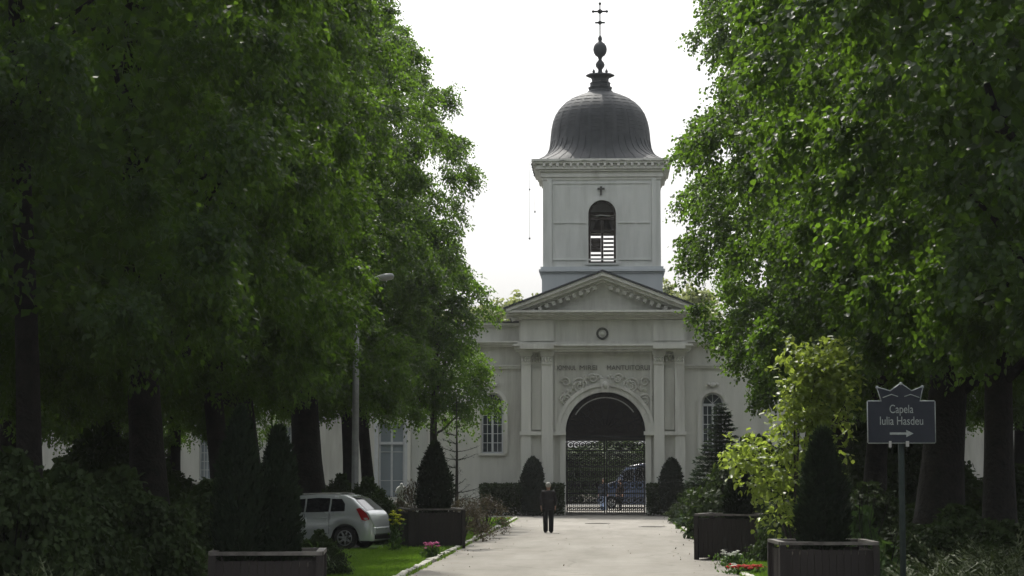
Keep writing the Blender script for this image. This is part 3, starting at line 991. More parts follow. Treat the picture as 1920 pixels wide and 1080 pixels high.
b.build('small_finial', M['lead'], lant)
fin = MB().lathe([(trc(r), tzc(py)) for r, py in ((6, 141), (4.5, 136), (3.6, 131), (5, 129), (8, 125), (8.6, 121), (7, 117), (4, 114), (3, 111), (4.5, 108), (4.5, 107), (9, 104), (12, 99), (13, 93), (12, 87), (9, 82), (4.5, 79), (3, 77), (4.2, 74), (3.5, 70), (2, 67))], DC[0], DC[1], 20).build('finial', M['lead'], gh)
b = MB()
b.tube([(DC[0], DC[1], tzc(69)), (DC[0], DC[1], tzc(4))], .032, 8)
b.box(DC[0] - trc(13), DC[0] + trc(13), DC[1] - .035, DC[1] + .035, tzc(23), tzc(20))
b.box(DC[0] - trc(8), DC[0] + trc(8), DC[1] - .035, DC[1] + .035, tzc(44), tzc(41))
for (dx, py) in ((-13, 21.5), (13, 21.5), (0, 7), (-8, 42.5), (8, 42.5)):
    b.ball((DC[0] + trc(dx), DC[1], tzc(py)), .075 if py < 30 else .05, 8, 6)
b.ball((DC[0], DC[1], tzc(21.5)), .13, 8, 6)
b.ball((DC[0], DC[1], tzc(42.5)), .11, 8, 6)
b.build('roof_cross', M['iron'], fin)
# hanging cables with weights, left of the tower
for (px_, ya, yb, nb) in ((993, 305, 449, ((355, .045), (447, .05))), (1003, 328, 400, ((397, .045),))):
    b = MB().tube([(at(px_, ya, YT - .3).x, YT - .3, at(px_, ya, YT - .3).z), (at(px_, yb, YT - .3).x, YT - .3, at(px_, yb, YT - .3).z)], 0.009, 5)
    for (pb, r) in nb:
        q = at(px_, pb, YT - .3)
        b.ball((q.x, q.y, q.z), r, 8, 6, 1.3)
    if px_ == 993: b.tube([(TL - .5, YT - .3, tz(303)), (at(993, 305, YT - .3).x, YT - .3, at(993, 305, YT - .3).z)], .012, 5)
    b.build('hanging_cable', M['galv'], gh)

# iron gate in the archway ---------------------------------------------------
gate = empty('iron_gate', (GCX, YF + .35, 0), 0, 'black wrought iron double gate with scrollwork filling the archway', 'gate')
gate['category'] = 'gate'
HB = fz(820)
for s in (-1, 1):
    b = MB()
    b.box(s * .02, s * .09, -.03, .03, .06, HB - .05).box(s * (GR - .10), s * (GR - .03), -.03, .03, .06, HB - .05)
    for z in (.10, 1.05, 2.35, 3.15, HB - .10):
        b.box(s * .09, s * (GR - .10), -.025, .025, z - .03, z + .03)
    leaf = b.build('gate_leaf', M['iron'], gate)
    b = MB()
    nb = 17
    for i in range(nb):
        x = s * (.09 + (GR - .19) * (i + 1) / (nb + 1))
        b.box(x - .017, x + .017, -.017, .017, .13, 3.12)
    b.build('bar', M['iron'], leaf)
    b = MB()
    for z, r, k in ((.30, .10, 9), (.72, .15, 6), (1.45, .20, 5), (2.0, .16, 6), (2.55, .17, 6), (2.9, .12, 8), (3.42, .17, 6)):
        for i in range(k):
            cx_ = s * (.09 + (GR - .19) * (i + .5) / k)
            b.tube([(cx_ + r * math.cos(t), -.02, z + r * math.sin(t)) for t in [2 * math.pi * q / 14 for q in range(15)]], .024, 4, False)
            b.tube([(cx_ + r * .55 * (1 - q / 16) * math.cos(q * .7), -.03, z + r * .55 * (1 - q / 16) * math.sin(q * .7)) for q in range(15)], .022, 4, False)
            b.ball((cx_, -.03, z), .045, 6, 4)
    b.build('scrollwork', M['iron'], leaf)['kind'] = 'stuff'
b = MB()
b.box(-GR + .01, GR - .01, -.05, .05, HB - .02, HB + .08)
b.strip_xz(arc(0, GZ, GR - .005, 28), arc(0, GZ, GR - .10, 28), -.05, .05)
for i in range(1, 9):
    a = math.radians(180 * i / 9)
    b.tube([(.3 * math.cos(a), 0, GZ + .05 + .3 * math.sin(a)), ((GR - .1) * math.cos(a), 0, GZ + (GR - .1) * math.sin(a))], .018, 5)
for rr_, k in ((.75, 7), (1.3, 11), (1.68, 15)):
    for i in range(k):
        a = math.radians(180 * (i + .5) / k)
        r = .17
        b.tube([(rr_ * math.cos(a) + r * math.cos(t), -.01, GZ + .05 + rr_ * math.sin(a) + r * math.sin(t)) for t in [2 * math.pi * q / 12 for q in range(13)]], .015, 4, False)
b.build('tympanum_grille', M['iron'], gate)
b = MB()
b.strip_xz(arc(0, GZ, GR - .235, 28, 150, 35), arc(0, GZ, GR - .29, 28, 150, 35), -.12, -.07)
b.build('pale_arch_strip', M['pale_iron'], gate)

# ------------------------------------------------------------------ foliage generators
def unit(a):
    return a / np.maximum(1e-6, np.linalg.norm(a, axis=-1, keepdims=True))


def leaves_mesh(name, P, A, Nn, L, W, mat, kind='leaf', extra=None):
    """P base, A axis, Nn normal (n,3); L, W lengths. leaf: 6 verts in two folded quads; blade: one quad"""
    n = len(P)
    A = unit(A)
    S = unit(np.cross(A, Nn))
    Nn = np.cross(S, A)
    L = np.broadcast_to(L, (n,))[:, None]
    W = np.broadcast_to(W, (n,))[:, None]
    if kind == 'leaf':
        V = np.stack([P, P + A * L * .30 + S * W * .50 + Nn * W * .10, P + A * L * .70 + S * W * .42 + Nn * W * .06, P + A * L - Nn * L * .10,
                      P + A * L * .70 - S * W * .42 + Nn * W * .06, P + A * L * .30 - S * W * .50 + Nn * W * .10], 1).reshape(-1, 3)
        nv = 6
        q = np.array([0, 1, 2, 3, 3, 4, 5, 0])
        nq = 2
    else:
        V = np.stack([P - S * W * .3, P + A * L * .5 + S * W * .5, P + A * L, P + A * L * .45 - S * W * .5], 1).reshape(-1, 3)
        nv = 4
        q = np.array([0, 1, 2, 3])
        nq = 1
    idx = (np.arange(n)[:, None] * nv + q[None, :]).reshape(-1)
    me = bpy.data.meshes.new(name)
    me.vertices.add(n * nv)
    me.vertices.foreach_set('co', V.astype(np.float32).reshape(-1))
    me.loops.add(len(idx))
    me.loops.foreach_set('vertex_index', idx.astype(np.int32))
    me.polygons.add(n * nq)
    me.polygons.foreach_set('loop_start', (np.arange(n * nq) * 4).astype(np.int32))
    try:
        me.polygons.foreach_set('loop_total', np.full(n * nq, 4, np.int32))
    except Exception:
        pass
    me.update(calc_edges=True)
    me.materials.append(mat)
    return me


def crown_points(seed, z0, z1, prof, nb, ns, nl, spray=.62, bough=1.25, core=14000, L=.11, W=.085, droop=.4, jit=.045):
    """boughs > sprays > leaves inside a body of revolution; prof = [(fraction of height, radius)]"""
    g = np.random.default_rng(seed)
    fr = (np.arange(nb) + g.random(nb)) / nb
    hz = np.interp(fr, np.linspace(0, 1, 40), np.linspace(0, 1, 40))
    R = np.interp(hz, [p[0] for p in prof], [p[1] for p in prof])
    ang = np.arange(nb) * 2.39996 + g.normal(0, .5, nb)
    rad = R * (1 - .5 * g.random(nb) ** 2.0)
    C = np.stack([rad * np.cos(ang), rad * np.sin(ang), z0 + hz * (z1 - z0)], 1)
    size = bough * g.uniform(.65, 1.25, nb) * np.clip(R / R.max(), .45, 1)
    out = unit(C * [1, 1, 0] + 1e-4)
    d = unit(g.normal(0, 1, (nb, ns, 3)) + out[:, None] * .75 + np.array([0, 0, .35]))
    rr_ = g.random((nb, ns, 1)) ** .32
    O = C[:, None] + d * rr_ * size[:, None, None] * np.array([1.0, 1.0, .55])
    sd = unit(out[:, None] * .6 + d * .6 + g.normal(0, .35, (nb, ns, 3)) - np.array([0, 0, droop]))
    t = (np.arange(nl) + .5) / nl
    sl = spray * g.uniform(.6, 1.3, (nb, ns, 1, 1))
    P = O[:, :, None] + sd[:, :, None] * t[None, None, :, None] * sl - np.array([0, 0, 1.0]) * (t[None, None, :, None] ** 2) * sl * .45
    P = P + g.normal(0, jit, P.shape)
    A = sd[:, :, None] * .45 + g.normal(0, .45, P.shape) - np.array([0, 0, .55])
    Nn = np.array([0, 0, .55]) + out[:, None, None] * .45 + g.normal(0, .5, P.shape)
    P, A, Nn = P.reshape(-1, 3), A.reshape(-1, 3), Nn.reshape(-1, 3)
    n = len(P)
    Ls, Ws = L * g.uniform(.7, 1.25, n), W * g.uniform(.7, 1.25, n)
    if core:
        h = g.random(core)
        Rc = np.interp(h, [p[0] for p in prof], [p[1] for p in prof]) * .66
        a = g.random(core) * 2 * np.pi
        r = Rc * np.sqrt(g.random(core))
        Pc = np.stack([r * np.cos(a), r * np.sin(a), z0 + .3 + h * (z1 - z0)], 1)
        P = np.concatenate([P, Pc])
        A = np.concatenate([A, g.normal(0, 1, (core, 3)) - [0, 0, .5]])
        Nn = np.concatenate([Nn, g.normal(0, 1, (core, 3))])
        Ls = np.concatenate([Ls, g.uniform(1.3, 2.0, core) * L])
        Ws = np.concatenate([Ws, g.uniform(1.6, 2.4, core) * W])
    return P, A, Nn, Ls, Ws, C


def crown_mesh(name, mat, *a, **k):
    kind = k.pop('kind', 'leaf')
    P, A, Nn, L, W, C = crown_points(*a, **k)
    return leaves_mesh(name, P, A, Nn, L, W, mat, kind), C


def trunk_mesh(seed, h, r0, r1, C=None, lean=(0, 0), limbs=12, base_z=3.6):
    g = random.Random(seed)
    b = MB()
    n = 14
    ax = []
    for i in range(n):
        t = i / (n - 1)
        ax.append(Vector((lean[0] * t + .12 * math.sin(t * 5 + seed), lean[1] * t + .10 * math.cos(t * 4 + seed * 2), -0.1 + t * h)))
    rad = [(r1 + (r0 - r1) * (1 - i / (n - 1)) ** 1.1) * (1.7 if i == 0 else 1.12 if i == 1 else 1) for i in range(n)]
    b.tube(ax, rad, 12)
    if C is not None:
        order = sorted(range(len(C)), key=lambda i: C[i][2])
        step = max(1, len(order) // limbs)
        for q in order[::step]:
            c = Vector(C[q])
            zt = min(h * .97, max(base_z, c.z - 1.6 - g.random() * 1.5))
            i = min(n - 1, int((zt + .1) / h * (n - 1)))
            a = ax[i].copy()
            m1 = a.lerp(c, .4) + Vector((g.uniform(-.3, .3), g.uniform(-.3, .3), -.2))
            m2 = a.lerp(c, .75) + Vector((g.uniform(-.2, .2), g.uniform(-.2, .2), .1))
            r = max(.05, rad[i] * .42)
            b.tube([a, m1, m2, c], [r, r * .7, r * .42, r * .15], 7)
    me = b.mesh('trunk')
    return me


PROF_L = [(0, 3.8), (.10, 4.5), (.28, 4.9), (.5, 5.1), (.68, 4.7), (.84, 3.4), (1.0, 1.0)]
PROF_R = [(0, 2.5), (.12, 4.0), (.22, 4.8), (.35, 5.0), (.65, 4.8), (.85, 3.5), (1.0, 1.2)]
protos = {}
protos['la'] = crown_mesh('linden_crown', M['leaf_left'], 11, 4.3, 20.8, PROF_L, 230, 42, 17, bough=.7, spray=.5, kind='blade', L=.125, W=.075)
protos['lb'] = crown_mesh('linden_crown', M['leaf_left'], 12, 4.2, 20.3, PROF_L, 230, 42, 17, bough=.7, spray=.5, kind='blade', L=.125, W=.075)
protos['ra'] = crown_mesh('linden_crown', M['leaf_right'], 13, 4.3, 22.5, PROF_R, 240, 38, 13, bough=.7, spray=.5, L=.115, W=.09)
protos['rb'] = crown_mesh('linden_crown', M['leaf_right'], 14, 4.4, 23.0, PROF_R, 240, 38, 13, bough=.7, spray=.5, L=.115, W=.09)


def add_tree(name, proto, X, Y, rz, sc, label, group, off=(0, 0), bark='bark', tw=1.0, cat='tree', dz=0.0, zs=1.0):
    t = empty(name, (X, Y, 0), 0, label, cat, group)
    me, C = protos[proto]
    c = link_mesh('crown', me, None, t, (off[0], off[1], dz), rz)
    c.scale = (sc, sc, sc * zs)
    R_ = Matrix.Rotation(rz, 3, 'Z')
    C2 = [R_ @ (Vector((p[0], p[1], p[2] * zs)) * sc) + Vector((off[0], off[1], dz)) for p in C]
    ends = []
    for p in C2:
        if p.z < 6.2: continue
        q = Vector((off[0], off[1], p.z))
        ends.append(q + (p - q) * .62)
    add_tree.k += 1
    tm = trunk_mesh(add_tree.k, 17.0 * sc, .34 * tw, .07, ends, lean=(off[0] * .8, off[1]), limbs=15, base_z=4.2)
    link_mesh('trunk', tm, M[bark], t)
    return t


add_tree.k = 0
GL, GRR = 'linden trees of the left avenue row', 'linden trees of the right avenue row'
GB = 'trees standing behind the avenue rows'
left_row = [
    ('la', 50, 35, 1.0, 1.00, 'linden at the far left of the picture, nearest of the left row, deep in shade', (-.5, 0), 'bark', .7),
    ('lb', 280, 44, 2.1, 1.00, 'broad dark linden on the left whose thick trunk stands left of the two tall thujas', (-.8, 0), 'bark', 1.25),
    ('la', 430, 52, 3.3, .98, 'linden whose trunk rises behind the left one of the tall thujas', (-1.7, 0), 'bark', .85),
    ('lb', 503, 58, 5.0, .98, 'linden whose slim trunk shows above the right tall thuja', (-2.7, 0), 'bark', .8),
    ('la', 592, 67, 4.4, .98, 'linden with the thickest dark trunk, behind the front part of the silver car', (-1.8, 0), 'bark', 1.7),
    ('lb', 700, 75, .4, 1.0, 'linden with a leaning trunk right of the lamp post', (-2.6, 0), 'bark', .7),
    ('la', 655, 83, 1.9, 1.06, 'tallest left linden forming the leafy edge against the sky beside the tower', (-1.15, 0), 'bark', .8),
]
for (p, px_, Y, rz, sc, lab, off, bk, tw) in left_row:
    tall = 40 < Y < 50  # crowns here stretched upward, out of view, to shade the nearer lindens
    add_tree('linden_tree', p, gx(px_, Y), Y, rz, sc, lab, GL, off, bk, tw, 'tree', -.9 if tall else (-.4 if Y < 55 else 0.0), 1.22 if tall else (1.1 if Y < 55 else 1.0))
right_row = [
    ('ra', 2010, 31, .3, .95, 'linden just past the right edge of the picture, its leaves hanging in at top right', 'bark', 1.0, (.4, 0)),
    ('rb', 1868, 39, 1.4, .95, 'linden with a dark trunk standing at the right edge behind the sign', 'bark', .9, (.9, 0)),
    ('ra', 1760, 45, 2.7, .95, 'linden with a massive dark trunk directly right of the blue sign', 'bark', 1.5, (1.7, 0)),
    ('rb', 1640, 53, 3.6, .95, 'linden whose trunk is hidden behind the blue sign', 'bark', .9, (.95, 0)),
    ('ra', 1560, 62, 5.2, .95, 'linden standing behind the yellow green sapling', 'bark', .9, (1.05, 0)),
    ('rb', 1512, 71, .9, 1.0, 'linden forming the leafy edge just right of the bell tower', 'bark', .9, (1.15, 0)),
    ('ra', 1570, 81, 4.1, .95, 'farthest linden of the right row, closest to the right wing wall', 'bark', .9, (1.3, 0)),
]
for (p, px_, Y, rz, sc, lab, bk, tw, off) in right_row:
    add_tree('linden_tree', p, gx(px_, Y), Y, rz, sc, lab, GRR, off, bk, tw)
lab_l = 'dark linden of the second row behind the left avenue trees'
lab_r = 'dark linden of the second row behind the right avenue trees'
WL = ['at the far left behind the nearest left linden', 'seen between the two leftmost trunks', 'behind the thick trunk at left', 'seen between thick trunk and tall thujas', 'nearest the left wing of the building', 'farthest left before the wing wall', 'closest to the camera at the left edge']
WR = ['closest behind the trunk at the right picture edge', 'right of the massive trunk beside the sign', 'directly behind the massive trunk beside the sign', 'nearest the right wing of the building', 'between sign and right wing wall']
for i, (X, Y, rz, sc) in enumerate([(-17, 40, 1, .95), (-17.5, 52, 2, 1), (-18, 64, 3, 1), (-18, 77, 4, 1), (-18.5, 90, 5, 1.0), (-26, 84, 1, 1.0), (-13, 26, .5, .9)]):
    add_tree('linden_tree', 'la' if i % 2 else 'lb', X, Y, rz, sc, 'dark second row linden ' + WL[i], GB, (0, 0), 'bark', 1.0, 'tree', -.8)
for i, (X, Y, rz, sc) in enumerate([(14, 46, 1, .95), (14.5, 58, 2, 1), (15, 70, 3, 1), (16, 84, 4, 1), (13.5, 92, .3, .9)]):
    add_tree('linden_tree', 'ra' if i % 2 else 'rb', X, Y, rz, sc, 'dark second row linden ' + WR[i], GB, (0, 0), 'bark', 1.0)

# thin tree by the facade whose pale trunk shows at the end of the left row
me, C = crown_mesh('linden_crown', M['leaf_left'], 21, 4.5, 12.0, [(0, 1.9), (.3, 2.3), (.7, 1.9), (1, .5)], 52, 46, 12, bough=.85, core=2500)
t = empty('young_linden_tree', (gx(818, 84), 84, 0), 0, 'young linden with a thin pale trunk, last of the left row before the facade', 'tree', GL)
link_mesh('crown', me, None, t, (-.55, 0, -.2))
tm = trunk_mesh(9, 9.5, .21, .05, C, limbs=8, base_z=4.0)
link_mesh('trunk', tm, M['bark_pale'], t)

# pale far trees behind the building
me, C = crown_mesh('far_crown', M['leaf_pale'], 31, 5.0, 12.4, [(0, 2.2), (.3, 3.4), (.7, 2.9), (1, .7)], 60, 30, 8, spray=.8, core=0, L=.26, W=.2)
ftm = trunk_mesh(5, 11.5, .25, .05, C, limbs=18, base_z=4)
for (px_, Y, s, lab) in ((930, 150, 1.10, 'pale green far tree over the left parapet, nearest the left lindens'), (992, 165, 1.25, 'pale far tree touching the left slope of the pediment'),
                         (1275, 160, 1.27, 'pale far tree between tower and right lindens'), (870, 170, 1.2, 'pale far tree mostly hidden by the left lindens')):
    t = empty('far_tree', (gx(px_, Y), Y, 0), 0, lab, 'tree', 'pale trees beyond the gatehouse')
    c = link_mesh('crown', me, None, t, (0, 0, 0), px_ * .37)
    c.scale = (s, s, s)
    c = link_mesh('trunk', ftm, M['bark_pale'], t, (0, 0, 0), px_ * .37)
    c.scale = (s, s, s)
# dark trees seen through the gateway, across the street
me, C = crown_mesh('street_crown', M['leaf_bush'], 33, 1.2, 9.0, [(0, 2.8), (.3, 3.4), (.7, 2.9), (1, .7)], 70, 30, 10, spray=.8, core=4000, L=.24, W=.2)
ftm2 = trunk_mesh(6, 8, .3, .05, C, limbs=8, base_z=1.2)
for i, (X, Y) in enumerate(((-5.5, 146), (.3, 150), (6.0, 147))):
    t = empty('street_tree', (X, Y, 0), 0, ('left', 'middle', 'right')[i] + ' one of the dark trees seen through the archway across the street', 'tree', 'dark trees across the street')
    for o in (link_mesh('crown', me, None, t, (0, 0, 0), i * 2.0), link_mesh('trunk', ftm2, M['bark'], t, (0, 0, 0), i * 2.0)):
        o.scale = (1.15, 1.15, (.52, .47, .53)[i])


# shrubs, conifers -----------------------------------------------------------
def cone_mesh(name, seed, H, R, n, mat, L=.13, W=.055, z0=.05, prof=None):
    g = np.random.default_rng(seed)
    prof = prof or [(0, .72), (.12, .95), (.3, 1), (.55, .82), (.8, .45), (.93, .2), (1, .03)]
    h = g.random(n) ** .9
    r = np.interp(h, [p[0] for p in prof], [p[1] for p in prof]) * R
    a = g.random(n) * 2 * np.pi
    lump = 1 + .13 * np.sin(a * 3 + h * 9 + seed) + .10 * np.sin(a * 6 - h * 19) + .07 * np.sin(a * 11 + h * 31)
    depth = 1 - .35 * g.random(n) ** 2.2
    P = np.stack([r * lump * depth * np.cos(a), r * lump * depth * np.sin(a), z0 + h * H], 1) + g.normal(0, .028, (n, 3))
    out = np.stack([np.cos(a), np.sin(a), np.zeros(n)], 1)
    A = out * .55 + np.array([0, 0, .9]) + g.normal(0, .35, (n, 3))
    Nn = out + g.normal(0, .5, (n, 3))
    return leaves_mesh(name, P, A, Nn, L * g.uniform(.6, 1.4, n), W * g.uniform(.6, 1.4, n), mat, 'blade')


thuja_a = cone_mesh('thuja_foliage', 41, 2.15, .42, 9000, M['thuja'])
thuja_c = cone_mesh('thuja_foliage', 43, 2.45, .52, 9000, M['thuja'], .13, .06, prof=[(0, .62), (.2, .93), (.45, 1), (.7, .88), (.88, .6), (.97, .28), (1, .05)])
thuja_b = cone_mesh('thuja_foliage', 42, 2.3, .52, 9000, M['thuja'])
thuja_stem = MB().tube([(0, 0, -.1), (.02, 0, .6), (0, .01, 1.7)], [.06, .045, .01], 7).mesh('stem')


def add_thuja(X, Y, z, proto, sx, sz, label, rz=0):
    t = empty('thuja_shrub', (X, Y, z), rz, label, 'conical shrub', 'thujas lining the road')
    c = link_mesh('foliage', proto, None, t)
    c.scale = (sx, sx, sz)
    c = link_mesh('stem', thuja_stem, M['bark'], t)
    return t


# planters
PW, PH = 1.50, 1.05


def make_planter(label, X, Y, rz):
    t = empty('planter_box', (X, Y, 0), rz, label, 'planter', 'dark wooden planters along the road')
    return t


board_me = []
for k in range(3):
    b = MB().box(-.054, .054, -.014, .014, 0, PH - .12)
    me = b.mesh('board')
    me.materials.append(M['board'])
    board_me.append(me)
post_me = MB().box(-.05, .05, -.05, .05, 0, PH).mesh('post')
post_me.materials.append(M['board'])
rim_me = MB().box(-PW / 2 - .03, PW / 2 + .03, -.055, .055, 0, .045).mesh('rim_board')
rim_me.materials.append(M['rim'])
soil_me = MB().box(-PW / 2 + .04, PW / 2 - .04, -PW / 2 + .04, PW / 2 - .04, .08, PH - .14).mesh('soil')
soil_me.materials.append(M['soil'])


def fill_planter(t, g):
    s = PW / 2
    for k in range(4):
        a = k * math.pi / 2
        R_ = Matrix.Rotation(a, 4, 'Z')
        for i in range(12):
            x = -s + .105 + i * (2 * s - .21) / 11
            p = R_ @ Vector((x, -s + .03 + g.uniform(-.004, .004), .05 + g.uniform(-.005, .005)))
            link_mesh('board', g.choice(board_me), None, t, p, a)
        link_mesh('post', post_me, None, t, R_ @ Vector((-s, -s, 0)), a)
        o = link_mesh('rim_board', rim_me, None, t, R_ @ Vector((0, -s, PH + .002 + (.003 if k % 2 else 0))), a + g.uniform(-.006, .006))
        o.scale = (1 if k % 2 == 0 else .93, 1, 1)
    link_mesh('soil', soil_me, None, t)


gp = random.Random(5)
planters = [
    (gx(1540, 31.8), 31.8, .05, 'dark wooden planter at bottom right, nearest on the right of the road'),
    (gx(1376, 52.2), 52.2, -.30, 'dark wooden planter on the right kerb behind the red and white flowers'),
    (gx(808, 59.6), 59.6, .30, 'dark wooden planter on the left of the road, right of the silver car'),
    (gx(506, 27.6), 27.6, .10, 'dark wooden planter at bottom left holding the two tall thujas'),
]
for (X, Y, rz, lab) in planters:
    pt_ = make_planter(lab, X, Y, rz)
    fill_planter(pt_, gp)
    if Y < 35: pt_.scale = (.90, .90, 1)
pz = PH - .14
add_thuja(planters[0][0] + .02, 31.8, pz, thuja_a, .82, .80, 'dark conical thuja in the planter at bottom right')
add_thuja(gx(1385, 52.2), 52.2, pz, thuja_a, .75, .66, 'small dark thuja in the right planter behind the flowers')
add_thuja(gx(815, 59.6), 59.6, pz, thuja_b, .88, .84, 'broad dark thuja in the planter right of the silver car')
add_thuja(gx(450, 27.5), 27.5, pz, thuja_b, .60, .83, 'left one of the two tall thujas in the bottom left planter')
add_thuja(gx(521, 27.8), 27.8, pz, thuja_a, .66, .78, 'right one of the two tall thujas in the bottom left planter', 1.0)
add_thuja(gx(999, 102), 102, 0, thuja_c, .98, 1.08, 'egg shaped dark thuja left of the archway')
add_thuja(gx(1259, 102), 102, 0, thuja_c, .98, 1.06, 'egg shaped dark thuja right of the archway', 2.0)


# low clipped hedges on the facade
def hedge(name, x0, x1, y0, y1, h, seed, label, n=6000):
    g = np.random.default_rng(seed)
    P = np.stack([g.uniform(x0, x1, n), g.uniform(y0, y1, n), g.random(n) ** .7 * h], 1)
    A = g.normal(0, .6, (n, 3)) + [0, -.3, .6]
    me = leaves_mesh(name, P, A, g.normal(0, 1, (n, 3)), .12 * g.uniform(.6, 1.3, n), .09, M['ivy'])
    o = link_mesh(name, me)
    tag(o, label, 'hedge', 'clipped hedges at the foot of the facade')
    return o


hedge('clipped_hedge', gx(900, 103.4), gx(1057, 103.4), 102.9, 104.2, 1.5, 51, 'dark clipped hedge at the facade foot left of the archway', 9000)
hedge('clipped_hedge', gx(1213, 103.4), gx(1330, 103.4), 102.9, 104.2, 1.5, 52, 'dark clipped hedge at the facade foot right of the archway', 8000)


tag(hedge('street_hedge', -9, 9, 142.4, 143.6, 2.9, 53, 'tall dark hedge across the street, seen through the gate', 14000), group='hedges across the street')


def spruce(name, seed, H, R, whorls, per, dens, X, Y, label, cat, sparse=False, mat='needle'):
    g = np.random.default_rng(seed)
    tb = MB().tube([(0, 0, -.05), (.02, .02, H * .5), (0, 0, H)], [.05 * H / 3, .03 * H / 3, .006], 7)
    P, A, Nn = [], [], []
    for w in range(whorls):
        f = (w + .5) / whorls
        z = .25 + f * (H - .3)
        r = R * (1 - f) ** .85 + .06
        for k in range(per):
            a = g.uniform(0, 2 * math.pi)
            rl = r * g.uniform(.7, 1.12)
            o = np.array([math.cos(a), math.sin(a), 0])
            pts = []
            for i in range(5):
                t = i / 4
                pts.append(np.array([0, 0, z]) + o * rl * t + np.array([0, 0, (-.18 * t + .20 * t * t) * rl + (.25 * rl * t if sparse else 0)]))
            tb.tube(pts, [.014, .012, .009, .006, .003], 4, False)
            m = max(3, int(dens * rl))
            tt = g.random(m) ** .8
            for t in tt:
                i = min(3, int(t * 4))
                u = t * 4 - i
                p = pts[i] * (1 - u) + pts[i + 1] * u
                side = np.cross(o, [0, 0, 1])
                ax = o * .7 + side * g.uniform(-1, 1) + np.array([0, 0, g.uniform(-.35, .35)])
                P.append(p + side * g.normal(0, .05) + np.array([0, 0, g.normal(0, .02)]))
                A.append(ax)
                Nn.append(np.array([0, 0, 1.0]) + g.normal(0, .4, 3))
    t = empty(name, (X, Y, 0), 0, label, cat)
    P, A, Nn = np.array(P), np.array(A), np.array(Nn)
    me = leaves_mesh('needles', P, A, Nn, (.10 if sparse else .17) * g.uniform(.6, 1.3, len(P)), .045 if not sparse else .025, M[mat], 'blade')
    link_mesh('foliage', me, None, t)
    tb.build('trunk', M['bark_pale'] if sparse else M['bark'], t)
    return t


p = at(1352, 752, 74)
spruce('spruce_tree', 61, p.z, 1.5, 30, 11, 90, p.x, 74, 'dark young spruce in front of the right arched window', 'tree')
p = at(856, 745, 80)
spruce('bare_spruce_tree', 62, p.z, 1.5, 15, 4, 34, p.x, 80, 'thin sparse spruce with bare level branches left of the left arched window', 'tree', True)
spruce('spruce_tree', 63, 2.4, 1.0, 14, 8, 60, gx(1312, 80), 80, 'low dark spruce bush at the right kerb near the facade', 'shrub')


def bush_mesh(seed, R, H, nb, ns, nl, mat, L=.09, W=.07, core=800, spray=.22):
    return crown_mesh('foliage', mat, seed, .08, H * .85, [(0, R * .75), (.35, R * .85), (.75, R * .6), (1, R * .2)], nb, ns, nl, spray=spray, bough=R * .42, core=core, L=L, W=W, droop=.1)[0]


def twigs(seed, R, H, n=14, r=.012):
    g = random.Random(seed)
    b = MB()
    for i in range(n):
        a = g.uniform(0, 6.28)
        q = R * g.uniform(.3, .95)
        h = H * g.uniform(.6, 1)
        b.tube([(0.05 * math.cos(a), 0.05 * math.sin(a), -.05), (q * .45 * math.cos(a), q * .45 * math.sin(a), h * .5), (q * math.cos(a), q * math.sin(a), h)], [r * 1.6, r, r * .3], 5, False)
    return b.mesh('stems')


bush_big = bush_mesh(71, 1.0, 1.9, 60, 26, 9, M['leaf_bush'])
bush_b = bush_mesh(72, 1.0, 1.5, 50, 24, 9, M['leaf_bush'])
bush_hyd = bush_mesh(73, .45, .8, 26, 18, 6, M['leaf_hydrangea'], L=.13, W=.10, core=100)
bush_twig = bush_mesh(74, .9, 1.5, 40, 9, 6, M['twig_leaf'], L=.06, W=.045, core=0)
bush_ivy = bush_mesh(75, 1.0, 1.3, 50, 24, 9, M['ivy'], L=.08, W=.06)
tw1, tw2 = twigs(1, .8, 1.5), twigs(2, .8, 1.5, 40, .010)


def add_bush(me, X, Y, sx, sz, label, group=None, rz=0., stems=tw1, cat='shrub', name='leafy_bush', bark='bark'):
    t = empty(name, (X, Y, 0), rz, label, cat, group)
    c = link_mesh('foliage', me, None, t)
    c.scale = (sx, sx, sz)
    c = link_mesh('stems', stems, M[bark], t)
    c.scale = (sx, sx, sz)
    return t


add_bush(bush_big, gx(690, 62.2), 62.2, .75, 1.0, 'rounded dark bush just behind the roof of the silver car')
add_bush(bush_big, gx(640, 64.5), 64.5, .7, 1.05, 'tall dark bush left of the rounded one behind the silver car')
tb_g = 'bare reddish shrubs on the left verge'
add_bush(bush_twig, gx(905, 72), 72, 1.0, .95, 'reddish twiggy shrub on the left verge nearest the facade hedge', tb_g, .5, tw2, 'shrub', 'twiggy_shrub', 'bark_pale')
add_bush(bush_twig, gx(868, 65), 65, .8, .95, 'reddish twiggy shrub right behind the planter right of the silver car', tb_g, 1.9, tw2, 'shrub', 'twiggy_shrub', 'bark_pale')
add_bush(bush_twig, gx(785, 72), 72, .9, 1.3, 'reddish twiggy shrub left behind the broad planter thuja', tb_g, 2.9, tw2, 'shrub', 'twiggy_shrub', 'bark_pale')
add_bush(bush_hyd, gx(1612, 36), 36, .8, 1.5, 'fresh green bush right behind the bottom right planter', None, 0, tw1)
add_bush(bush_hyd, gx(1655, 33.5), 33.5, .9, 1.0, 'low fresh green bush at the right corner of the bottom right planter', None, 1, tw1)
add_bush(bush_ivy, gx(1300, 88), 88, .9, .8, 'small dark bush on the right verge close to the facade')
add_bush(bush_hyd, gx(1296, 80), 80, .9, .8, 'light green low plants by the right kerb near the facade', None, 2, tw1)

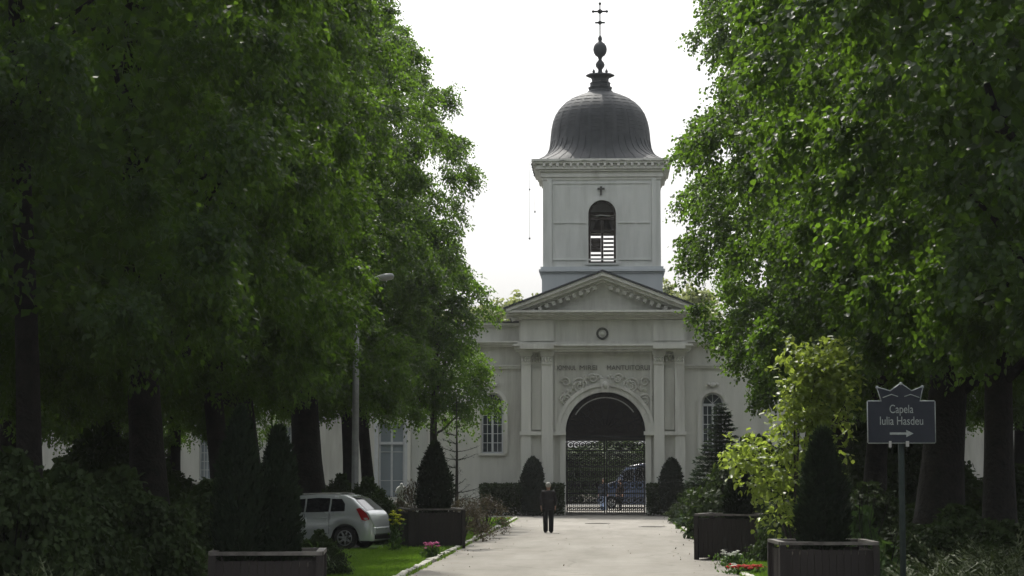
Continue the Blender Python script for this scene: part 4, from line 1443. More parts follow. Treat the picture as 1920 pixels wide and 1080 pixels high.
lg, rg = 'dark understorey bushes below the left trees', 'dark understorey bushes below the right trees'
gb = random.Random(12)
ORD = ['nearest', 'second nearest', 'third nearest', 'fourth nearest', 'fifth nearest', 'sixth nearest', 'rearmost']
cols_l = [((-60, 90), 'at the left picture edge', [(20, 30), (60, 38), (10, 44), (60, 58), (20, 66), (40, 78)]),
          ((90, 215), 'right of the leftmost trunk', [(130, 31.5), (180, 40), (120, 50), (190, 62), (120, 70), (170, 82)]),
          ((215, 350), 'at the thick linden left of the tall thujas', [(230, 34), (300, 45), (240, 55), (320, 64), (250, 72), (300, 84)]),
          ((350, 480), 'behind the tall thujas', [(395, 38), (380, 50), (430, 63), (400, 74), (470, 80)]),
          ((480, 620), 'behind the silver car', [(590, 72), (600, 82), (610, 90)])]
cols_r = [((1380, 1480), 'behind the right kerb planter with the small thuja', [(1450, 58), (1420, 68), (1390, 78)]),
          ((1480, 1600), 'behind the yellow green sapling', [(1500, 50), (1560, 53), (1530, 64), (1480, 76), (1570, 80)]),
          ((1600, 1720), 'behind the post of the blue sign', [(1700, 38), (1630, 47), (1600, 56), (1700, 60), (1620, 68), (1710, 72), (1660, 82)]),
          ((1720, 1840), 'at the massive trunk right of the blue sign', [(1790, 37), (1740, 47), (1790, 57), (1800, 70), (1750, 84)]),
          ((1840, 1960), 'at the right picture edge', [(1880, 36), (1850, 46), (1915, 45.5), (1890, 57), (1900, 72)])]
for cols, grp in ((cols_l, lg), (cols_r, rg)):
    k = 0
    for (_, where, pts) in cols:
        for j, (px_, Y) in enumerate(sorted(pts, key=lambda q: q[1])):
            s = gb.uniform(.9, 1.15)
            hz_ = s * gb.uniform(.85, 1.1) * ((1.2 if grp == lg else .8) if Y < 46 else 1.0 if Y < 60 else (1.0 if 300 < px_ < 620 or 1770 < px_ < 1905 else 1.8))
            ws_ = s * (1.0 if Y < 60 else 1.6)
            lab = ('rearmost' if j == len(pts) - 1 else ORD[j]) + ' dark bush ' + where
            add_bush((bush_big, bush_b, bush_ivy)[k % 3], gx(px_, Y), Y, ws_, hz_, lab, grp, gb.uniform(0, 6))
            k += 1


# arching sprays (yucca-like plant, junipers)
def fan_mesh(seed, n, L, W, arch, mat, seg=7, up=1.0, leaflets=False):
    g = np.random.default_rng(seed)
    P, A, Nn, LL, WW = [], [], [], [], []
    for i in range(n):
        a = g.uniform(0, 2 * math.pi)
        o = np.array([math.cos(a), math.sin(a), 0])
        l = L * g.uniform(.6, 1.15)
        p = o * g.uniform(0, .12) + np.array([0, 0, .05])
        d = unit(o * g.uniform(.3, 1.1) + np.array([0, 0, up]))
        for s in range(seg):
            st = l / seg
            side = np.cross(d, [0, 0, 1.0])
            if leaflets:
                for q in (-1, 1):
                    P.append(p); A.append(d + q * side * 1.1 + g.normal(0, .15, 3)); Nn.append(np.array([0, 0, 1.]) + g.normal(0, .3, 3)); LL.append(st * 1.5 * (1.3 - s / seg)); WW.append(W)
            P.append(p); A.append(d); Nn.append(np.cross(side, d)); LL.append(st * 1.35); WW.append(W * (1.15 - .8 * s / seg))
            p = p + d * st
            d = unit(d - np.array([0, 0, arch / seg]) + g.normal(0, .04, 3))
    return leaves_mesh('foliage', np.array(P), np.array(A), np.array(Nn), np.array(LL), np.array(WW), mat, 'blade')


yucca = fan_mesh(81, 90, 1.0, .05, 1.9, M['leaf_hydrangea'])
t = empty('arching_plant', (gx(600, 43), 43, 0), 0, 'plant with arching strap leaves before the silver car', 'plant')
c = link_mesh('foliage', yucca, None, t)
c.scale = (.9, .9, 1.2)
c = link_mesh('foliage', bush_ivy, None, t)
c.scale = (.48, .48, .65)
jun = fan_mesh(82, 260, 1.15, .035, 1.0, M['juniper'], 9, .7, True)
for i, (px_, Y, s, lab) in enumerate(((1740, 31, .95, 'feathery juniper at the foot of the blue sign'), (1835, 30, 1.0, 'feathery juniper between sign post and picture edge'), (1915, 31.5, 1.1, 'feathery juniper cut by the right picture edge'),
                                      (1880, 34, 1.15, 'tall feathery juniper in the back at the right edge'), (1790, 34, 1.05, 'feathery juniper behind the one at the sign'))):
    t = empty('juniper_bush', (gx(px_, Y), Y, 0), i * 1.3, lab, 'shrub', 'junipers at the lower right')
    c = link_mesh('foliage', jun, None, t)
    c.scale = (s, s, s)
for i, (px_, Y, s, lab) in enumerate(((250, 25.2, .8, 'dim juniper left of the bottom left planter'), (60, 27.5, .9, 'dim juniper in the bottom left corner'), (340, 34.5, 1.0, 'dim juniper left of the tall thujas'), (130, 26, .95, 'dim juniper between the left corner and the bottom left planter'))):
    t = empty('juniper_bush', (gx(px_, Y), Y, 0), i * 1.7, lab, 'shrub', 'junipers at the lower left')
    c = link_mesh('foliage', jun, None, t)
    c.scale = (s, s, s)

# yellow-green sapling with two leafy masses
def sapling():
    g = np.random.default_rng(91)
    Y = 38.0
    base = Vector((gx(1490, Y), Y, 0))
    sprays = []
    for (cx, cy, rx, ry, n) in ((1530, 740, 66, 68, 330), (1545, 690, 50, 44, 130), (1500, 800, 50, 60, 100), (1555, 690, 45, 40, 50), (1490, 670, 26, 26, 22), (1440, 880, 70, 46, 160), (1400, 850, 36, 24, 40), (1470, 940, 52, 50, 100), (1550, 830, 50, 70, 60), (1500, 985, 40, 34, 40)):
        for i in range(int(n * .7)):
            a, r = g.uniform(0, 2 * math.pi), math.sqrt(g.random())
            q = at(cx + rx * r * math.cos(a), cy + ry * r * math.sin(a), Y + g.normal(0, .35))
            sprays.append(q - base)
    P, A, Nn = [], [], []
    for o in sprays:
        d = unit(np.array([o.x, o.y, 0]) * .5 + g.normal(0, .6, 3) + [0, 0, .3])
        for k in range(7):
            p = np.array(o) + d * k * .045 + g.normal(0, .03, 3)
            P.append(p); A.append(d * .5 + g.normal(0, .5, 3) - [0, 0, .35]); Nn.append(np.array([0, -.1, 1.]) + g.normal(0, .5, 3))
    n = len(P)
    me = leaves_mesh('foliage', np.array(P), np.array(A), np.array(Nn), .115 * g.uniform(.6, 1.25, n), .075 * g.uniform(.7, 1.2, n), M['leaf_young'])
    t = empty('sapling_tree', base, 0, 'yellow green young tree with bright leaves behind the bottom right planter', 'tree')
    link_mesh('crown', me, None, t)
    b = MB()
    for tgt in ((1530, 700), (1555, 660), (1490, 660), (1410, 850), (1460, 900), (1560, 800), (1500, 780), (1590, 740)):
        q = at(tgt[0], tgt[1], Y) - base
        b.tube([(0, 0, -.05), (q.x * .15, .02, q.z * .35), (q.x * .5, .05, q.z * .7), (q.x, 0, q.z)], [.035, .026, .016, .005], 6)
    b.build('trunk', M['bark_pale'], t)
sapling()


# ground cover and grass
def scatter(name, rects, dens, L, W, mat, seed, up=1.0, kind='blade', zs=0.0, keep=None):
    g = np.random.default_rng(seed)
    Ps = []
    for (x0, x1, y0, y1) in rects:
        n = int((x1 - x0) * (y1 - y0) * dens)
        Ps.append(np.stack([g.uniform(x0, x1, n), g.uniform(y0, y1, n), g.random(n) * zs], 1))
    P = np.concatenate(Ps)
    if keep is not None: P = P[keep(P)]
    n = len(P)
    A = g.normal(0, .35, (n, 3)) + [0, 0, up]
    me = leaves_mesh(name, P, A, g.normal(0, 1, (n, 3)), L * g.uniform(.5, 1.3, n), W, mat, kind)
    o = link_mesh(name, me)
    o['kind'] = 'stuff'
    return o


def clump(P):
    return (np.sin(P[:, 0] * 2.3 + np.sin(P[:, 1] * .9) * 2) + np.sin(P[:, 1] * 1.7 + P[:, 0])) > -1.3


scatter('grass', [(-7.0, ROAD_L - .12, 38, 57), (ROAD_R + .12, 5.0, 38, 60)], 1100, .085, .012, M['blade'], 101)
scatter('verge_grass', [(-6.2, ROAD_L - .12, 57, 96), (ROAD_R + .12, 4.6, 60, 96)], 300, .11, .02, M['blade'], 102)
scatter('kerb_weeds', [(ROAD_L - .02, ROAD_L + .05, 38, 95), (ROAD_R - .05, ROAD_R + .04, 38, 95)], 500, .09, .02, M['blade'], 103, keep=clump)
scatter('ground_cover', [(-20, -7.0, 26, 56), (-20, -6.3, 64.5, 96), (5.2, 16, 26, 96), (2.9, 5.2, 26, 38), (-7, -4.2, 26, 38)], 42, .16, .13, M['ivy'], 104, .5, 'leaf', .14)

litter = surf('dry_leaf_litter', (0.07, 0.05, 0.025), (0.16, 0.12, 0.05), 9.0, 0.9, 0.0)
def litter_keep(P):
    e = np.minimum(P[:, 0] - ROAD_L, ROAD_R - P[:, 0])
    return np.random.default_rng(5).random(len(P)) < np.exp(-e / .35) + .03
g_ = scatter('fallen_leaves', [(ROAD_L + .05, ROAD_R - .05, 40, 96)], 4, .05, .035, litter, 106, .12, 'blade', .012, keep=litter_keep)

# ------------------------------------------------------------------ flowers
def flower_clump(name, X, Y, r, n, mat, label, h=.28, cat='flowers', fr=.045, seed=1, leafn=260):
    g = np.random.default_rng(seed)
    t = empty(name, (X, Y, 0), 0, label, cat)
    P = np.stack([g.normal(0, r * .5, leafn), g.normal(0, r * .5, leafn), g.random(leafn) * h * .8], 1)
    me = leaves_mesh('leaves', P, g.normal(0, .5, (leafn, 3)) + [0, 0, .6], g.normal(0, 1, (leafn, 3)), .09, .05, M['leaf_hydrangea'])
    link_mesh('leaves', me, None, t)
    b = MB()
    for i in range(n):
        x, y = g.normal(0, r * .42, 2)
        z = h * g.uniform(.75, 1.15)
        for k in range(5):
            a = k * 1.2566 + g.uniform(0, .4)
            b.add([(x, y, z), (x + fr * math.cos(a - .5), y + fr * math.sin(a - .5), z + fr * .5), (x + fr * 1.35 * math.cos(a), y + fr * 1.35 * math.sin(a), z + fr * .35), (x + fr * math.cos(a + .5), y + fr * math.sin(a + .5), z + fr * .5)], [(0, 1, 2, 3)])
        b.ball((x, y, z + fr * .3), fr * .5, 6, 4)
    b.build('blossoms', mat, t)
    return t


flower_clump('pink_flowers', gx(810, 51.5), 51.5, .22, 26, M['pink'], 'pink flowers by the left kerb in front of the planter', .36, seed=2)
flower_clump('white_flowers', gx(1371, 48), 48, .34, 22, M['white_petal'], 'white flowers in front of the right kerb planter', .30, seed=3)
flower_clump('red_flowers', gx(1397, 44.2), 44.2, .42, 55, M['red'], 'bed of red flowers on the grass by the right kerb', .16, seed=4)
flower_clump('yellow_flowers', gx(742, 56.5), 56.5, .16, 22, M['yellow'], 'yellow flowers beside the rear bumper of the silver car', .95, seed=5, fr=.06)
flower_clump('red_flowers', gx(940, 82), 82, .30, 16, M['terracotta'], 'small orange red flowers near the end of the left kerb', .32, seed=6)

# ------------------------------------------------------------------ manhole covers on the road
for (px_, py_, lab) in ((1222, 987, 'round iron manhole cover on the right of the road'), (1120, 981, 'round iron manhole cover in the middle of the road near the gate')):
    Y = F * EYE / (py_ - 885.0)
    t = empty('manhole_cover', (gx(px_, Y), Y, .007), 0, lab, 'manhole cover', 'manhole covers in the road')
    MB().lathe([(.52, 0), (.52, .012), (.44, .014), (.44, .004)], 0, 0, 28, False).build('rim', M['cover'], t)
    b = MB().lathe([(.43, 0), (.43, .010)], 0, 0, 28, False)
    for i in range(-3, 4):
        w = math.sqrt(.40 ** 2 - (i * .11) ** 2)
        b.box(-w, w, i * .11 - .02, i * .11 + .02, .0102, .018)
    b.build('plate', M['cover'], t)

# ------------------------------------------------------------------ street lamp
t = empty('street_lamp', (gx(666, 63.3), 63.3, 0), 0, 'tall grey street lamp rising in front of the left lindens', 'street lamp')
lz = at(735, 517, 63.3)
x_end = lz.x - t.location.x
MB().lathe([(.15, 0), (.15, 1.1), (.11, 1.15), (.10, 4.0), (.085, lz.z - .55)], 0, 0, 14).build('pole', M['galv'], t)
MB().tube([(0, 0, lz.z - .58), (.03, 0, lz.z - .40), (.14, 0, lz.z - .22), (x_end * .5, 0, lz.z - .10)], [.065, .06, .05, .045], 10).build('arm', M['galv'], t)
b = MB()
n = 12
pr = [(0, .045), (.1, .07), (.3, .105), (.6, .13), (.85, .12), (.96, .085), (1.0, .02)]
pts, rad = [], []
for f_, r in pr:
    pts.append((x_end * .42 + f_ * (x_end * .62 + .02), 0, lz.z - .13 + .17 * f_ - .05 * f_ * f_))
    rad.append(r * .85)
b.tube(pts, rad, 14)
b.v = [(x, y * 1.3, z if z > -99 else z) for x, y, z in b.v]
head = b.build('lamp_head', M['lamp_shell'], t)
MB().ball((x_end * .84, 0, lz.z - .10), .075, 14, 8, .5).build('lamp_glass', M['clear_lens'], head)

# ------------------------------------------------------------------ blue direction sign
SY = 27.0
q0, q1 = at(1628, 830, SY), at(1752, 753, SY)
sx_ = (q0.x + q1.x) / 2
sw, sh = (q1.x - q0.x) / 2, (q1.z - q0.z)
t = empty('direction_sign', (sx_, SY, 0), 0, 'navy blue direction sign with crown shaped top and white arrow on a dark post', 'sign')
u = sw / 62.0
out_px = [(-62, 0), (-62, 77), (-36, 77), (-44, 103), (-20, 96), (0, 110), (20, 96), (40, 104), (34, 77), (62, 77), (62, 0)]
poly = [(x * u, q0.z + y * u) for x, y in out_px]
b = MB()
b.prism_xz(list(reversed(poly)), -.012, .012)
plate = b.build('plate', M['navy'], t)
b = MB()
for i in range(len(poly)):
    p0, p1 = Vector((poly[i][0], 0, poly[i][1])), Vector((poly[(i + 1) % len(poly)][0], 0, poly[(i + 1) % len(poly)][1]))
    b.tube([p0, p1], .0125, 6)
for x, y in ((-44, 103), (40, 104), (0, 110)):
    b.ball((x * u, 0, q0.z + y * u), .022, 8, 6)
b.tube([(-34 * u, -.016, q0.z + 84 * u), (-18 * u, -.016, q0.z + 90 * u), (-6 * u, -.016, q0.z + 86 * u)], .006, 5)
b.tube([(34 * u, -.016, q0.z + 84 * u), (18 * u, -.016, q0.z + 90 * u), (6 * u, -.016, q0.z + 86 * u)], .006, 5)
b.build('border', M['sign_white'], plate)
text('lettering', 'Capela', .15, (0, -.016, q0.z + 62 * u), M['sign_white'], plate, .002, width=44 * u)
text('lettering', 'Iulia Hasdeu', .15, (0, -.016, q0.z + 40 * u), M['sign_white'], plate, .002, width=80 * u)
b = MB()
az, ax0, ax1 = q0.z + 17 * u, -22 * u, 22 * u
b.prism_xz([(ax0, az - .014), (ax1 - .09, az - .014), (ax1 - .09, az - .045), (ax1, az), (ax1 - .09, az + .045), (ax1 - .09, az + .014), (ax0, az + .014)], -.018, -.0125)
b.build('arrow', M['sign_white'], plate)
MB().tube([(0, .05, -.1), (0, .05, q0.z + .35)], .038, 12).build('post', M['post_paint'], t)
b = MB().box(-.16, -.13, -.03, .02, q0.z - .06, q0.z + .02).box(.05, .09, -.03, .02, q0.z - .05, q0.z + .02).box(-.2, .2, .014, .03, q0.z + .06, q0.z + .1)
b.build('bracket', M['pale_iron'], t)


# ------------------------------------------------------------------ cars
def build_car(name, label, X, Y, rz, paint, H=1.5, Lc=4.2, van=False, cat='car'):
    t = empty(name, (X, Y, 0), rz, label, cat)
    n = 84
    xs = [-Lc / 2 + Lc * i / (n - 1) for i in range(n)]
    wf, wr, RA = -Lc / 2 + .82, Lc / 2 - .78, .37
    if not van:
        kx = [-Lc / 2, -Lc / 2 + .15, -1.0, -.9, -.25, .5, 1.25, 1.5, Lc / 2 - .12, Lc / 2 - .05, Lc / 2]
        kz = [.62, .76, .96, 1.0, 1.44, 1.5, 1.47, 1.38, .98, .80, .62]
        bz_ = [.62, .74, .92, .94, .95, .97, 1.0, 1.01, .96, .78, .60]
    else:
        kx = [-Lc / 2, -Lc / 2 + .12, -1.6, -1.5, -.9, 0, Lc / 2 - .25, Lc / 2 - .08, Lc / 2 - .02, Lc / 2]
        kz = [.7, .95, 1.15, 1.2, 1.8, 1.95, 1.95, 1.85, 1.1, .6]
        bz_ = [.7, .9, 1.08, 1.1, 1.1, 1.12, 1.12, 1.12, 1.05, .6]
    hw = .86
    def top(x): return float(np.interp(x, kx, kz)) * H / 1.5
    def belt(x): return float(np.interp(x, kx, bz_)) * H / 1.5
    def half(x):
        e = min(1.0, (Lc / 2 - abs(x)) / .45)
        return hw * (.80 + .20 * math.sqrt(max(0, 1 - (1 - e) ** 2)))
    def low(x):
        z = .24
        for w in (wf, wr):
            d = abs(x - w)
            if d < RA + .02: z = max(z, .31 + math.sqrt(max(0, (RA + .02) ** 2 - d * d)))
        return z
    def roofhalf(x):
        g_ = top(x) - belt(x)
        return half(x) * (1 - .30 * min(1, g_ / .5)) if not van else half(x) * (1 - .16 * min(1, g_ / .7))
    vs, fs = [], []
    rows = 9
    for x in xs:
        h, zl, zb, zt, rh = half(x), low(x), belt(x), top(x), roofhalf(x)
        sec = [(h * .97, zl), (h, zl + (zb - zl) * .25), (h, zl + (zb - zl) * .6), (h * .965, zb), (h * .95 - (h * .95 - rh) * .5, zb + (zt - zb) * .5), (rh, zt - .03 * min(1, (zt - zb) / .3)), (rh * .9, zt), (rh * .5, zt + .012), (0, zt + .018)]
        for (y, z) in sec: vs.append((x, -y, z))
        for (y, z) in sec[-2::-1]: vs.append((x, y, z))
    m_ = 2 * rows - 1
    for i in range(n - 1):
        for k in range(m_ - 1):
            fs.append((i * m_ + k, i * m_ + k + 1, (i + 1) * m_ + k + 1, (i + 1) * m_ + k))
    fs.append(tuple(range(m_ - 1, -1, -1)))
    fs.append(tuple((n - 1) * m_ + k for k in range(m_)))
    body = MB().add(vs, fs, True).build('body', M[paint], t)
    MB().box(-Lc / 2 + .15, wf - .42, -.7, .7, .2, .5).box(wf + .42, wr - .42, -.78, .78, .2, .55).box(wr + .42, Lc / 2 - .12, -.7, .7, .2, .5).box(-Lc / 2 + .2, Lc / 2 - .2, -.55, .55, .3, .56).build('underbody', M['black_plastic'], t)
    # side windows: follow the greenhouse
    def gpt(x, f_, s, o=.008):
        zb, zt, h, rh = belt(x), top(x), half(x) * .965, roofhalf(x)
        z = zb + (zt - zb) * f_
        y = h + (rh - h) * f_ + .012 + o
        if f_ < .55: y = half(x) * .965 + ((half(x) * .95 - (half(x) * .95 - rh) * .5) - half(x) * .965) * (f_ / .5)
        return (x, s * (y + o), z)
    wins = [(-.55, .12, .10), (.17, .84, 0), (.89, 1.30, .0)] if not van else [(-1.15, -.5, .1), (-.4, .6, 0), (.7, Lc / 2 - .4, 0)]
    for s in (-1, 1):
        for (x0, x1, sl_) in wins:
            b = MB()
            N_ = 8
            up = [gpt(x0 + sl_ + (x1 - x0 - sl_) * i / N_, .80, s) for i in range(N_ + 1)]
            mid = [gpt(x0 + sl_ * .5 + (x1 - x0 - sl_ * .5) * i / N_, .5, s) for i in range(N_ + 1)]
            dn = [gpt(x0 + (x1 - x0) * i / N_, .08, s) for i in range(N_ + 1)]
            if (x1 > 1.2 and not van):  # rear quarter glass narrows to a point
                mid = [gpt(x0 + (x1 - .02 - x0) * i / N_, .5, s) for i in range(N_ + 1)]
                up = [gpt(x0 + (x1 - .12 - x0) * i / N_, .78, s) for i in range(N_ + 1)]
            fs_ = [(i, i + 1, N_ + 2 + i, N_ + 1 + i) for i in range(N_)] + [(N_ + 1 + i, N_ + 2 + i, 2 * N_ + 3 + i, 2 * N_ + 2 + i) for i in range(N_)]
            b.add(dn + mid + up, fs_, True)
            b.build('side_window', M['car_glass'], t)
        # door seams and handles
        for x in (.145, .865):
            MB().tube([(x, s * (half(x) + .002), .42), (x, s * (half(x) + .002), .75), (x, s * half(x) * .972, belt(x))], .006, 4, False).build('door_seam', M['black_plastic'], t)
        MB().box(.62, .80, s * (half(.7) - .005), s * (half(.7) + .022), .84, .875).build('door_handle', M[paint], t)
        if not van:
            MB().tube([(-.5, s * (roofhalf(-.3) - .06), top(-.3) + .02), (-.2, s * (roofhalf(0) - .06), top(0) + .035), (.9, s * (roofhalf(.9) - .06), top(.9) + .035), (1.1, s * (roofhalf(1.1) - .06), top(1.1) + .01)], .016, 6).build('roof_rail', M['pale_iron'], t)
        # tail lamp wrapping the rear corner
        xa, xb = Lc / 2 - .46, Lc / 2 - .17
        q = []
        for (x, z) in ((xa, 1.10), (xa + .10, 1.13), (xb, .98), (xb + .08, .82), (xb - .02, .78), (xb - .12, .80)):
            z = min(z, top(x) - .04) if z > belt(x) else z
            hh = half(x) * (.985 if z <= belt(x) else .965 - .25 * (z - belt(x)))
            q.append((x, s * (hh + .02), z * H / 1.5))
        q2 = [(x - .01, s * (abs(y) - .10), z) for x, y, z in q]
        kk = len(q)
        lt = MB().add(q + q2, [tuple(range(kk)) if s < 0 else tuple(range(kk - 1, -1, -1))] + [(i, (i + 1) % kk, kk + (i + 1) % kk, kk + i) for i in range(kk)]).build('tail_light', M['red_lens'], t)
        MB().box(xb - .08, xb + .03, s * (half(xb) * .985 - .03), s * (half(xb) * .985 + .024), .80, .86).build('clear_lamp', M['clear_lens'], lt)
        MB().box(-Lc / 2 + .10, -Lc / 2 + .35, s * .45, s * .74, .68, .80).build('headlight', M['clear_lens'], t)
        for w in (wf, wr):
            b = MB()
            prof_ = [(.18, -.10), (.29, -.10), (.315, -.07), (.318, 0), (.315, .07), (.29, .10), (.18, .10)]
            vs, fs = [], []
            for (r, o) in prof_:
                for k in range(24):
                    a = 2 * math.pi * k / 24
                    vs.append((w + r * math.cos(a), s * .755 + o, .315 + r * math.sin(a)))
            for i in range(len(prof_) - 1):
                for k in range(24):
                    k2 = (k + 1) % 24
                    fs.append((i * 24 + k, i * 24 + k2, (i + 1) * 24 + k2, (i + 1) * 24 + k))
            wheel = b.add(vs, fs, True).build('wheel', M['rubber'], t)
            b = MB()
            yo = s * .84
            b.tube([(w + .2 * math.cos(a), yo, .315 + .2 * math.sin(a)) for a in [2 * math.pi * k / 24 for k in range(25)]], .022, 6, False)
            for k in range(7):
                a = 2 * math.pi * k / 7 + .3
                b.tube([(w, yo, .315), (w + .2 * math.cos(a), yo, .315 + .2 * math.sin(a))], [.04, .022], 6)
            b.ball((w, yo, .315), .05, 8, 6)
            b.build('rim', M['alloy'], wheel)
            b = MB()
            vs = [(w, s * .80, .315)] + [(w + .2 * math.cos(2 * math.pi * k / 20), s * .80, .315 + .2 * math.sin(2 * math.pi * k / 20)) for k in range(20)]
            b.add(vs, [(0, k + 1, (k + 1) % 20 + 1) for k in range(20)])
            b.build('hub_disc', M['black_plastic'], wheel)
    # rear and front screens
    def screen(x0, x1, f_, nm):
        b = MB()
        vs, N_ = [], 6
        for i in range(N_ + 1):
            x = x0 + (x1 - x0) * i / N_
            for k in range(7):
                y = (roofhalf(x) * .86) * (k / 3 - 1)
                vs.append((x, y, top(x) + .03 - .012 * abs(k / 3 - 1)))
        b.add(vs, [(i * 7 + k, i * 7 + k + 1, (i + 1) * 7 + k + 1, (i + 1) * 7 + k) for i in range(N_) for k in range(6)], True)
        b.build(nm, M['car_glass'], t)
    if not van:
        screen(-.86, -.3, 0, 'windscreen')
        screen(1.42, Lc / 2 - .2, 0, 'rear_window')
    else:
        screen(-1.45, -.95, 0, 'windscreen')
    MB().box(Lc / 2 - .06, Lc / 2 + .04, -.68, .68, .40, .60).build('rear_bumper', M[paint], t, bevel=.03)
    MB().box(Lc / 2 - .02, Lc / 2 + .025, -.6, .6, .28, .39).build('bumper_guard', M['black_plastic'], t)
    MB().box(-Lc / 2 - .04, -Lc / 2 + .06, -.66, .66, .34, .58).build('front_bumper', M[paint], t, bevel=.03)
    return t


cy_ = 58.9
cang = .22
wr_x = 4.2 / 2 - .78
wx_ = gx(665, 58.0)
build_car('silver_car', 'pale silver hatchback parked on the left behind the planters, rear light showing', wx_ - wr_x * math.cos(cang) - .08, cy_ + .25, -cang, 'car_paint')
build_car('blue_van', 'dark blue van parked beyond the archway', gx(1203, 126), 126, 0.0, 'van_paint', 2.0, 5.2, True, 'van')


# ------------------------------------------------------------------ people
def skin_mesh(name, verts, edges, radii, mat, parent, sub=1, root=0, smooth=True):
    me = bpy.data.meshes.new(name)
    me.from_pydata(verts, edges, [])
    o = bpy.data.objects.new(name, me)
    COL.objects.link(o)
    m = o.modifiers.new('skin', 'SKIN')
    m.use_smooth_shade = True
    for i, r in enumerate(radii):
        v = me.skin_vertices[0].data[i]
        v.radius = (r, r) if not hasattr(r, '__len__') else r
        v.use_root = (i == root)
    s = o.modifiers.new('sub', 'SUBSURF')
    s.levels = s.render_levels = sub
    dg = bpy.context.evaluated_depsgraph_get()
    dg.update()
    me2 = bpy.data.meshes.new_from_object(o.evaluated_get(dg))
    bpy.data.objects.remove(o)
    bpy.data.meshes.remove(me)
    me2.name = name
    for p in me2.polygons: p.use_smooth = True
    me2.materials.clear()
    o = link_mesh(name, me2, mat)
    if parent is not None: o.parent = parent
    return o


def build_person(label, X, Y, rz, top, legs, shoes, hair, stride=.12, arms='down', scale=1.0):
    """standing or walking figure facing local +Y"""
    H = [(0, 0, .94), (0, .0, 1.08), (0, .0, 1.24), (0, 0, 1.40), (0, .01, 1.49), (0, .02, 1.56), (0, .03, 1.64), (0, .03, 1.71)]
    R = [(.15, .105), (.135, .10), (.155, .11), (.16, .10), (.055, .055), (.062, .07), (.075, .095), (.055, .07)]
    E = [(i, i + 1) for i in range(7)]
    def add(par, p, r):
        H.append(p); R.append(r if hasattr(r, '__len__') else (r, r)); E.append((par, len(H) - 1))
        return len(H) - 1
    nose = add(6, (0, .145, 1.625), .012)
    for s in (-1, 1): add(6, (s * .088, .02, 1.635), .014)
    arm, leg = {}, {}
    for s in (-1, 1):
        sw_ = s * stride
        sh_ = add(3, (s * .19, 0, 1.42), .055)
        el = add(sh_, (s * .255, -.03 + sw_ * .25, 1.14), .043)
        wr_ = add(el, (s * .255, .07 + sw_ * .5, .92), .028)
        pa = add(wr_, (s * .25, .085 + sw_ * .5, .86), (.034, .018))
        arm[s] = (H[sh_], H[el], H[wr_])
        px_, py_, pz_ = H[pa]
        for k, (oy, l) in enumerate(((.03, .065), (.01, .075), (-.01, .07), (-.03, .055))):
            f1 = add(pa, (px_, py_ + oy, pz_ - .04), .010)
            add(f1, (px_ - s * .012, py_ + oy + .008, pz_ - .04 - l), .008)
        th = add(pa, (px_ - s * .02, py_ + .045, pz_ - .01), .011)
        add(th, (px_ - s * .03, py_ + .06, pz_ - .05), .009)
        hp = add(0, (s * .095, 0, .88), .085)
        kn = add(hp, (s * .10, .03 - sw_ * .6, .50), .058)
        an = add(kn, (s * .10, -.02 - sw_ * 1.5, .10), .038)
        toe = add(an, (s * .11, .12 - sw_ * 1.5, .04), (.04, .028))
        leg[s] = (H[hp], H[kn], H[an], H[toe])
    t = skin_mesh('person', H, E, R, M['skin'], None, 1)
    t.location = (X, Y, 0)
    t.rotation_euler = (0, 0, rz)
    t.scale = (scale,) * 3
    tag(t, label, 'person')
    # jacket
    V = [(0, 0, .86), (0, 0, .98), (0, 0, 1.15), (0, 0, 1.32), (0, 0, 1.42), (0, .01, 1.48)]
    Rr = [(.23, .165), (.215, .16), (.205, .155), (.215, .15), (.165, .11), (.08, .075)]
    Ee = [(i, i + 1) for i in range(5)]
    for s in (-1, 1):
        b0 = len(V)
        a = arm[s]
        V += [tuple(a[0]), tuple(a[1]), (a[2][0], a[2][1], a[2][2] + .02)]
        Rr += [(.078, .078), (.062, .062), (.048, .048)]
        Ee += [(4, b0), (b0, b0 + 1), (b0 + 1, b0 + 2)]
    skin_mesh('jacket', V, Ee, Rr, M[top], t, 1, 1)
    V, Rr, Ee = [(0, 0, .98), (0, 0, .90)], [(.16, .12), (.165, .125)], [(0, 1)]
    for s in (-1, 1):
        b0 = len(V)
        l = leg[s]
        V += [tuple(l[0]), tuple(l[1]), (l[2][0] * .9, l[2][1], l[2][2] - .02), (l[2][0] * .9, l[2][1] + .01, l[2][2] - .06)]
        Rr += [(.12, .115), (.10, .10), (.09, .09), (.085, .09)]
        Ee += [(1, b0), (b0, b0 + 1), (b0 + 1, b0 + 2), (b0 + 2, b0 + 3)]
    skin_mesh('trousers', V, Ee, Rr, M[legs], t, 1, 0)
    for s in (-1, 1):
        l = leg[s]
        skin_mesh('shoe', [(l[2][0], l[2][1] - .04, .045), (l[2][0], l[2][1] + .06, .045), (l[3][0], l[3][1] + .04, .035)], [(0, 1), (1, 2)], [(.055, .05), (.06, .05), (.052, .035)], M[shoes], t, 1)
    b = MB()
    b.ball((0, .012, 1.675), .098, 14, 10, 1.05)
    b.v = [(x, y * 1.08 if y < 0.04 else .04 + (y - .04) * .75, z if z > 1.60 or y < .0 else 1.60 + (z - 1.6) * .2) for x, y, z in b.v]
    b.build('hair', M[hair], t)
    b = MB()
    for s in (-1, 1): b.ball((s * .032, .125, 1.645), .011, 8, 6)
    b.build('eyes', M['black_plastic'], t)
    return t


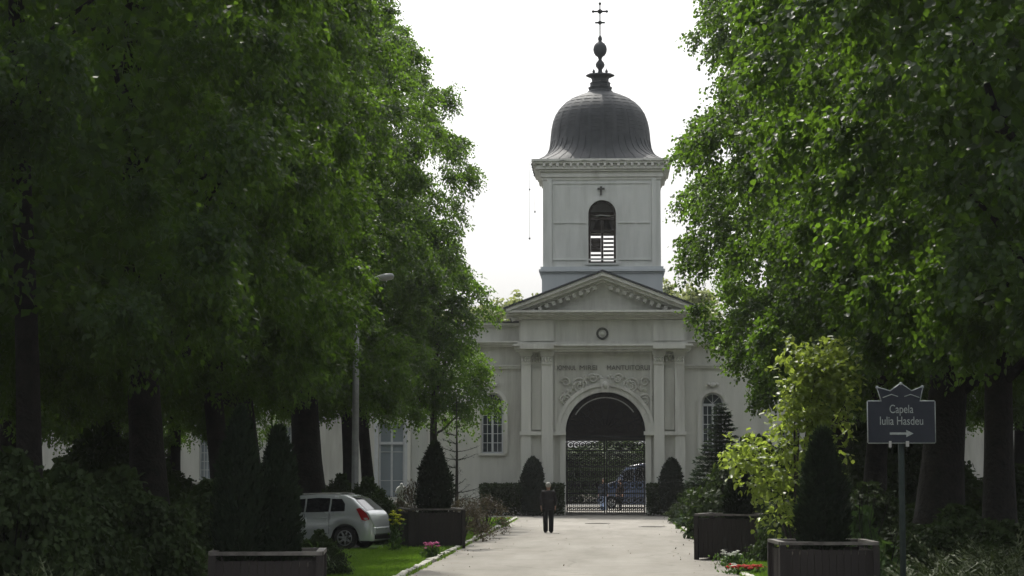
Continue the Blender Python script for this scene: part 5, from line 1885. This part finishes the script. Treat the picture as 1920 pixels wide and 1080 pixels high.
Yp = F * EYE / (998 - 885.0)
build_person('grey haired person in dark jacket and black trousers walking away along the road', gx(1028, Yp), Yp, .05, 'jacket', 'trouser', 'black_shoe', 'grey_hair', .13, scale=.985)
build_person('person in light blue jeans and white shoes standing just beyond the gate bars', gx(1131, 116), 116, 2.9, 'bluejacket', 'jeans', 'white_shoe', 'dark_hair', .03, scale=1.0)
build_person('person in dark brown clothes standing right of the one in jeans beyond the gate', gx(1163, 117), 117, 2.2, 'brownjacket', 'trouser', 'black_shoe', 'dark_hair', .05, scale=.97)

# ------------------------------------------------------------------ white tomb monument beside the facade
MY = 92.0
mx_ = gx(752, MY)
t = empty('tomb_monument', (mx_, MY, 0), 0, 'white marble figure on a rough stone mound behind the silver car', 'statue')
b = MB()
g = random.Random(8)
for i in range(26):
    a = g.uniform(0, 6.28)
    r = g.uniform(0, .62)
    s = g.uniform(.16, .30)
    b.ball((r * math.cos(a), r * math.sin(a) * .6, .1 + (.75 - r) * g.uniform(.2, 1.0)), s, 7, 5, .8)
b.build('stone_mound', M['rock'], t)
z0 = .85
fig = skin_mesh('marble_figure', [(0, 0, z0 - .05), (0, 0, z0 + .25), (.02, 0, z0 + .5), (.02, 0, z0 + .66), (.02, -.02, z0 + .78), (.18, 0, z0 + .56), (.36, -.05, z0 + .36), (.62, -.05, z0 + .22), (-.14, 0, z0 + .55), (-.22, -.1, z0 + .32)],
                [(0, 1), (1, 2), (2, 3), (3, 4), (2, 5), (5, 6), (6, 7), (2, 8), (8, 9)], [(.26, .2), (.17, .14), (.17, .12), (.05, .05), (.085, .095), (.08, .08), (.10, .07), (.05, .04), (.065, .065), (.045, .045)], M['marble'], t, 2)

# ------------------------------------------------------------------ thin summer haze
hz = MB().box(-150, 150, -12, 260, -1.2, 32).build('haze', None)
hm, hnt = new_mat('thin_haze')
ho = N(hnt, 'ShaderNodeOutputMaterial')
hv = N(hnt, 'ShaderNodeVolumePrincipled')
hv.inputs['Color'].default_value = (0.93, 0.96, 1.0, 1)
hv.inputs['Density'].default_value = 0.00016
hv.inputs['Anisotropy'].default_value = 0.2
hnt.links.new(hv.outputs[0], ho.inputs['Volume'])
hz.data.materials.clear()
hz.data.materials.append(hm)
hz['kind'] = 'stuff'
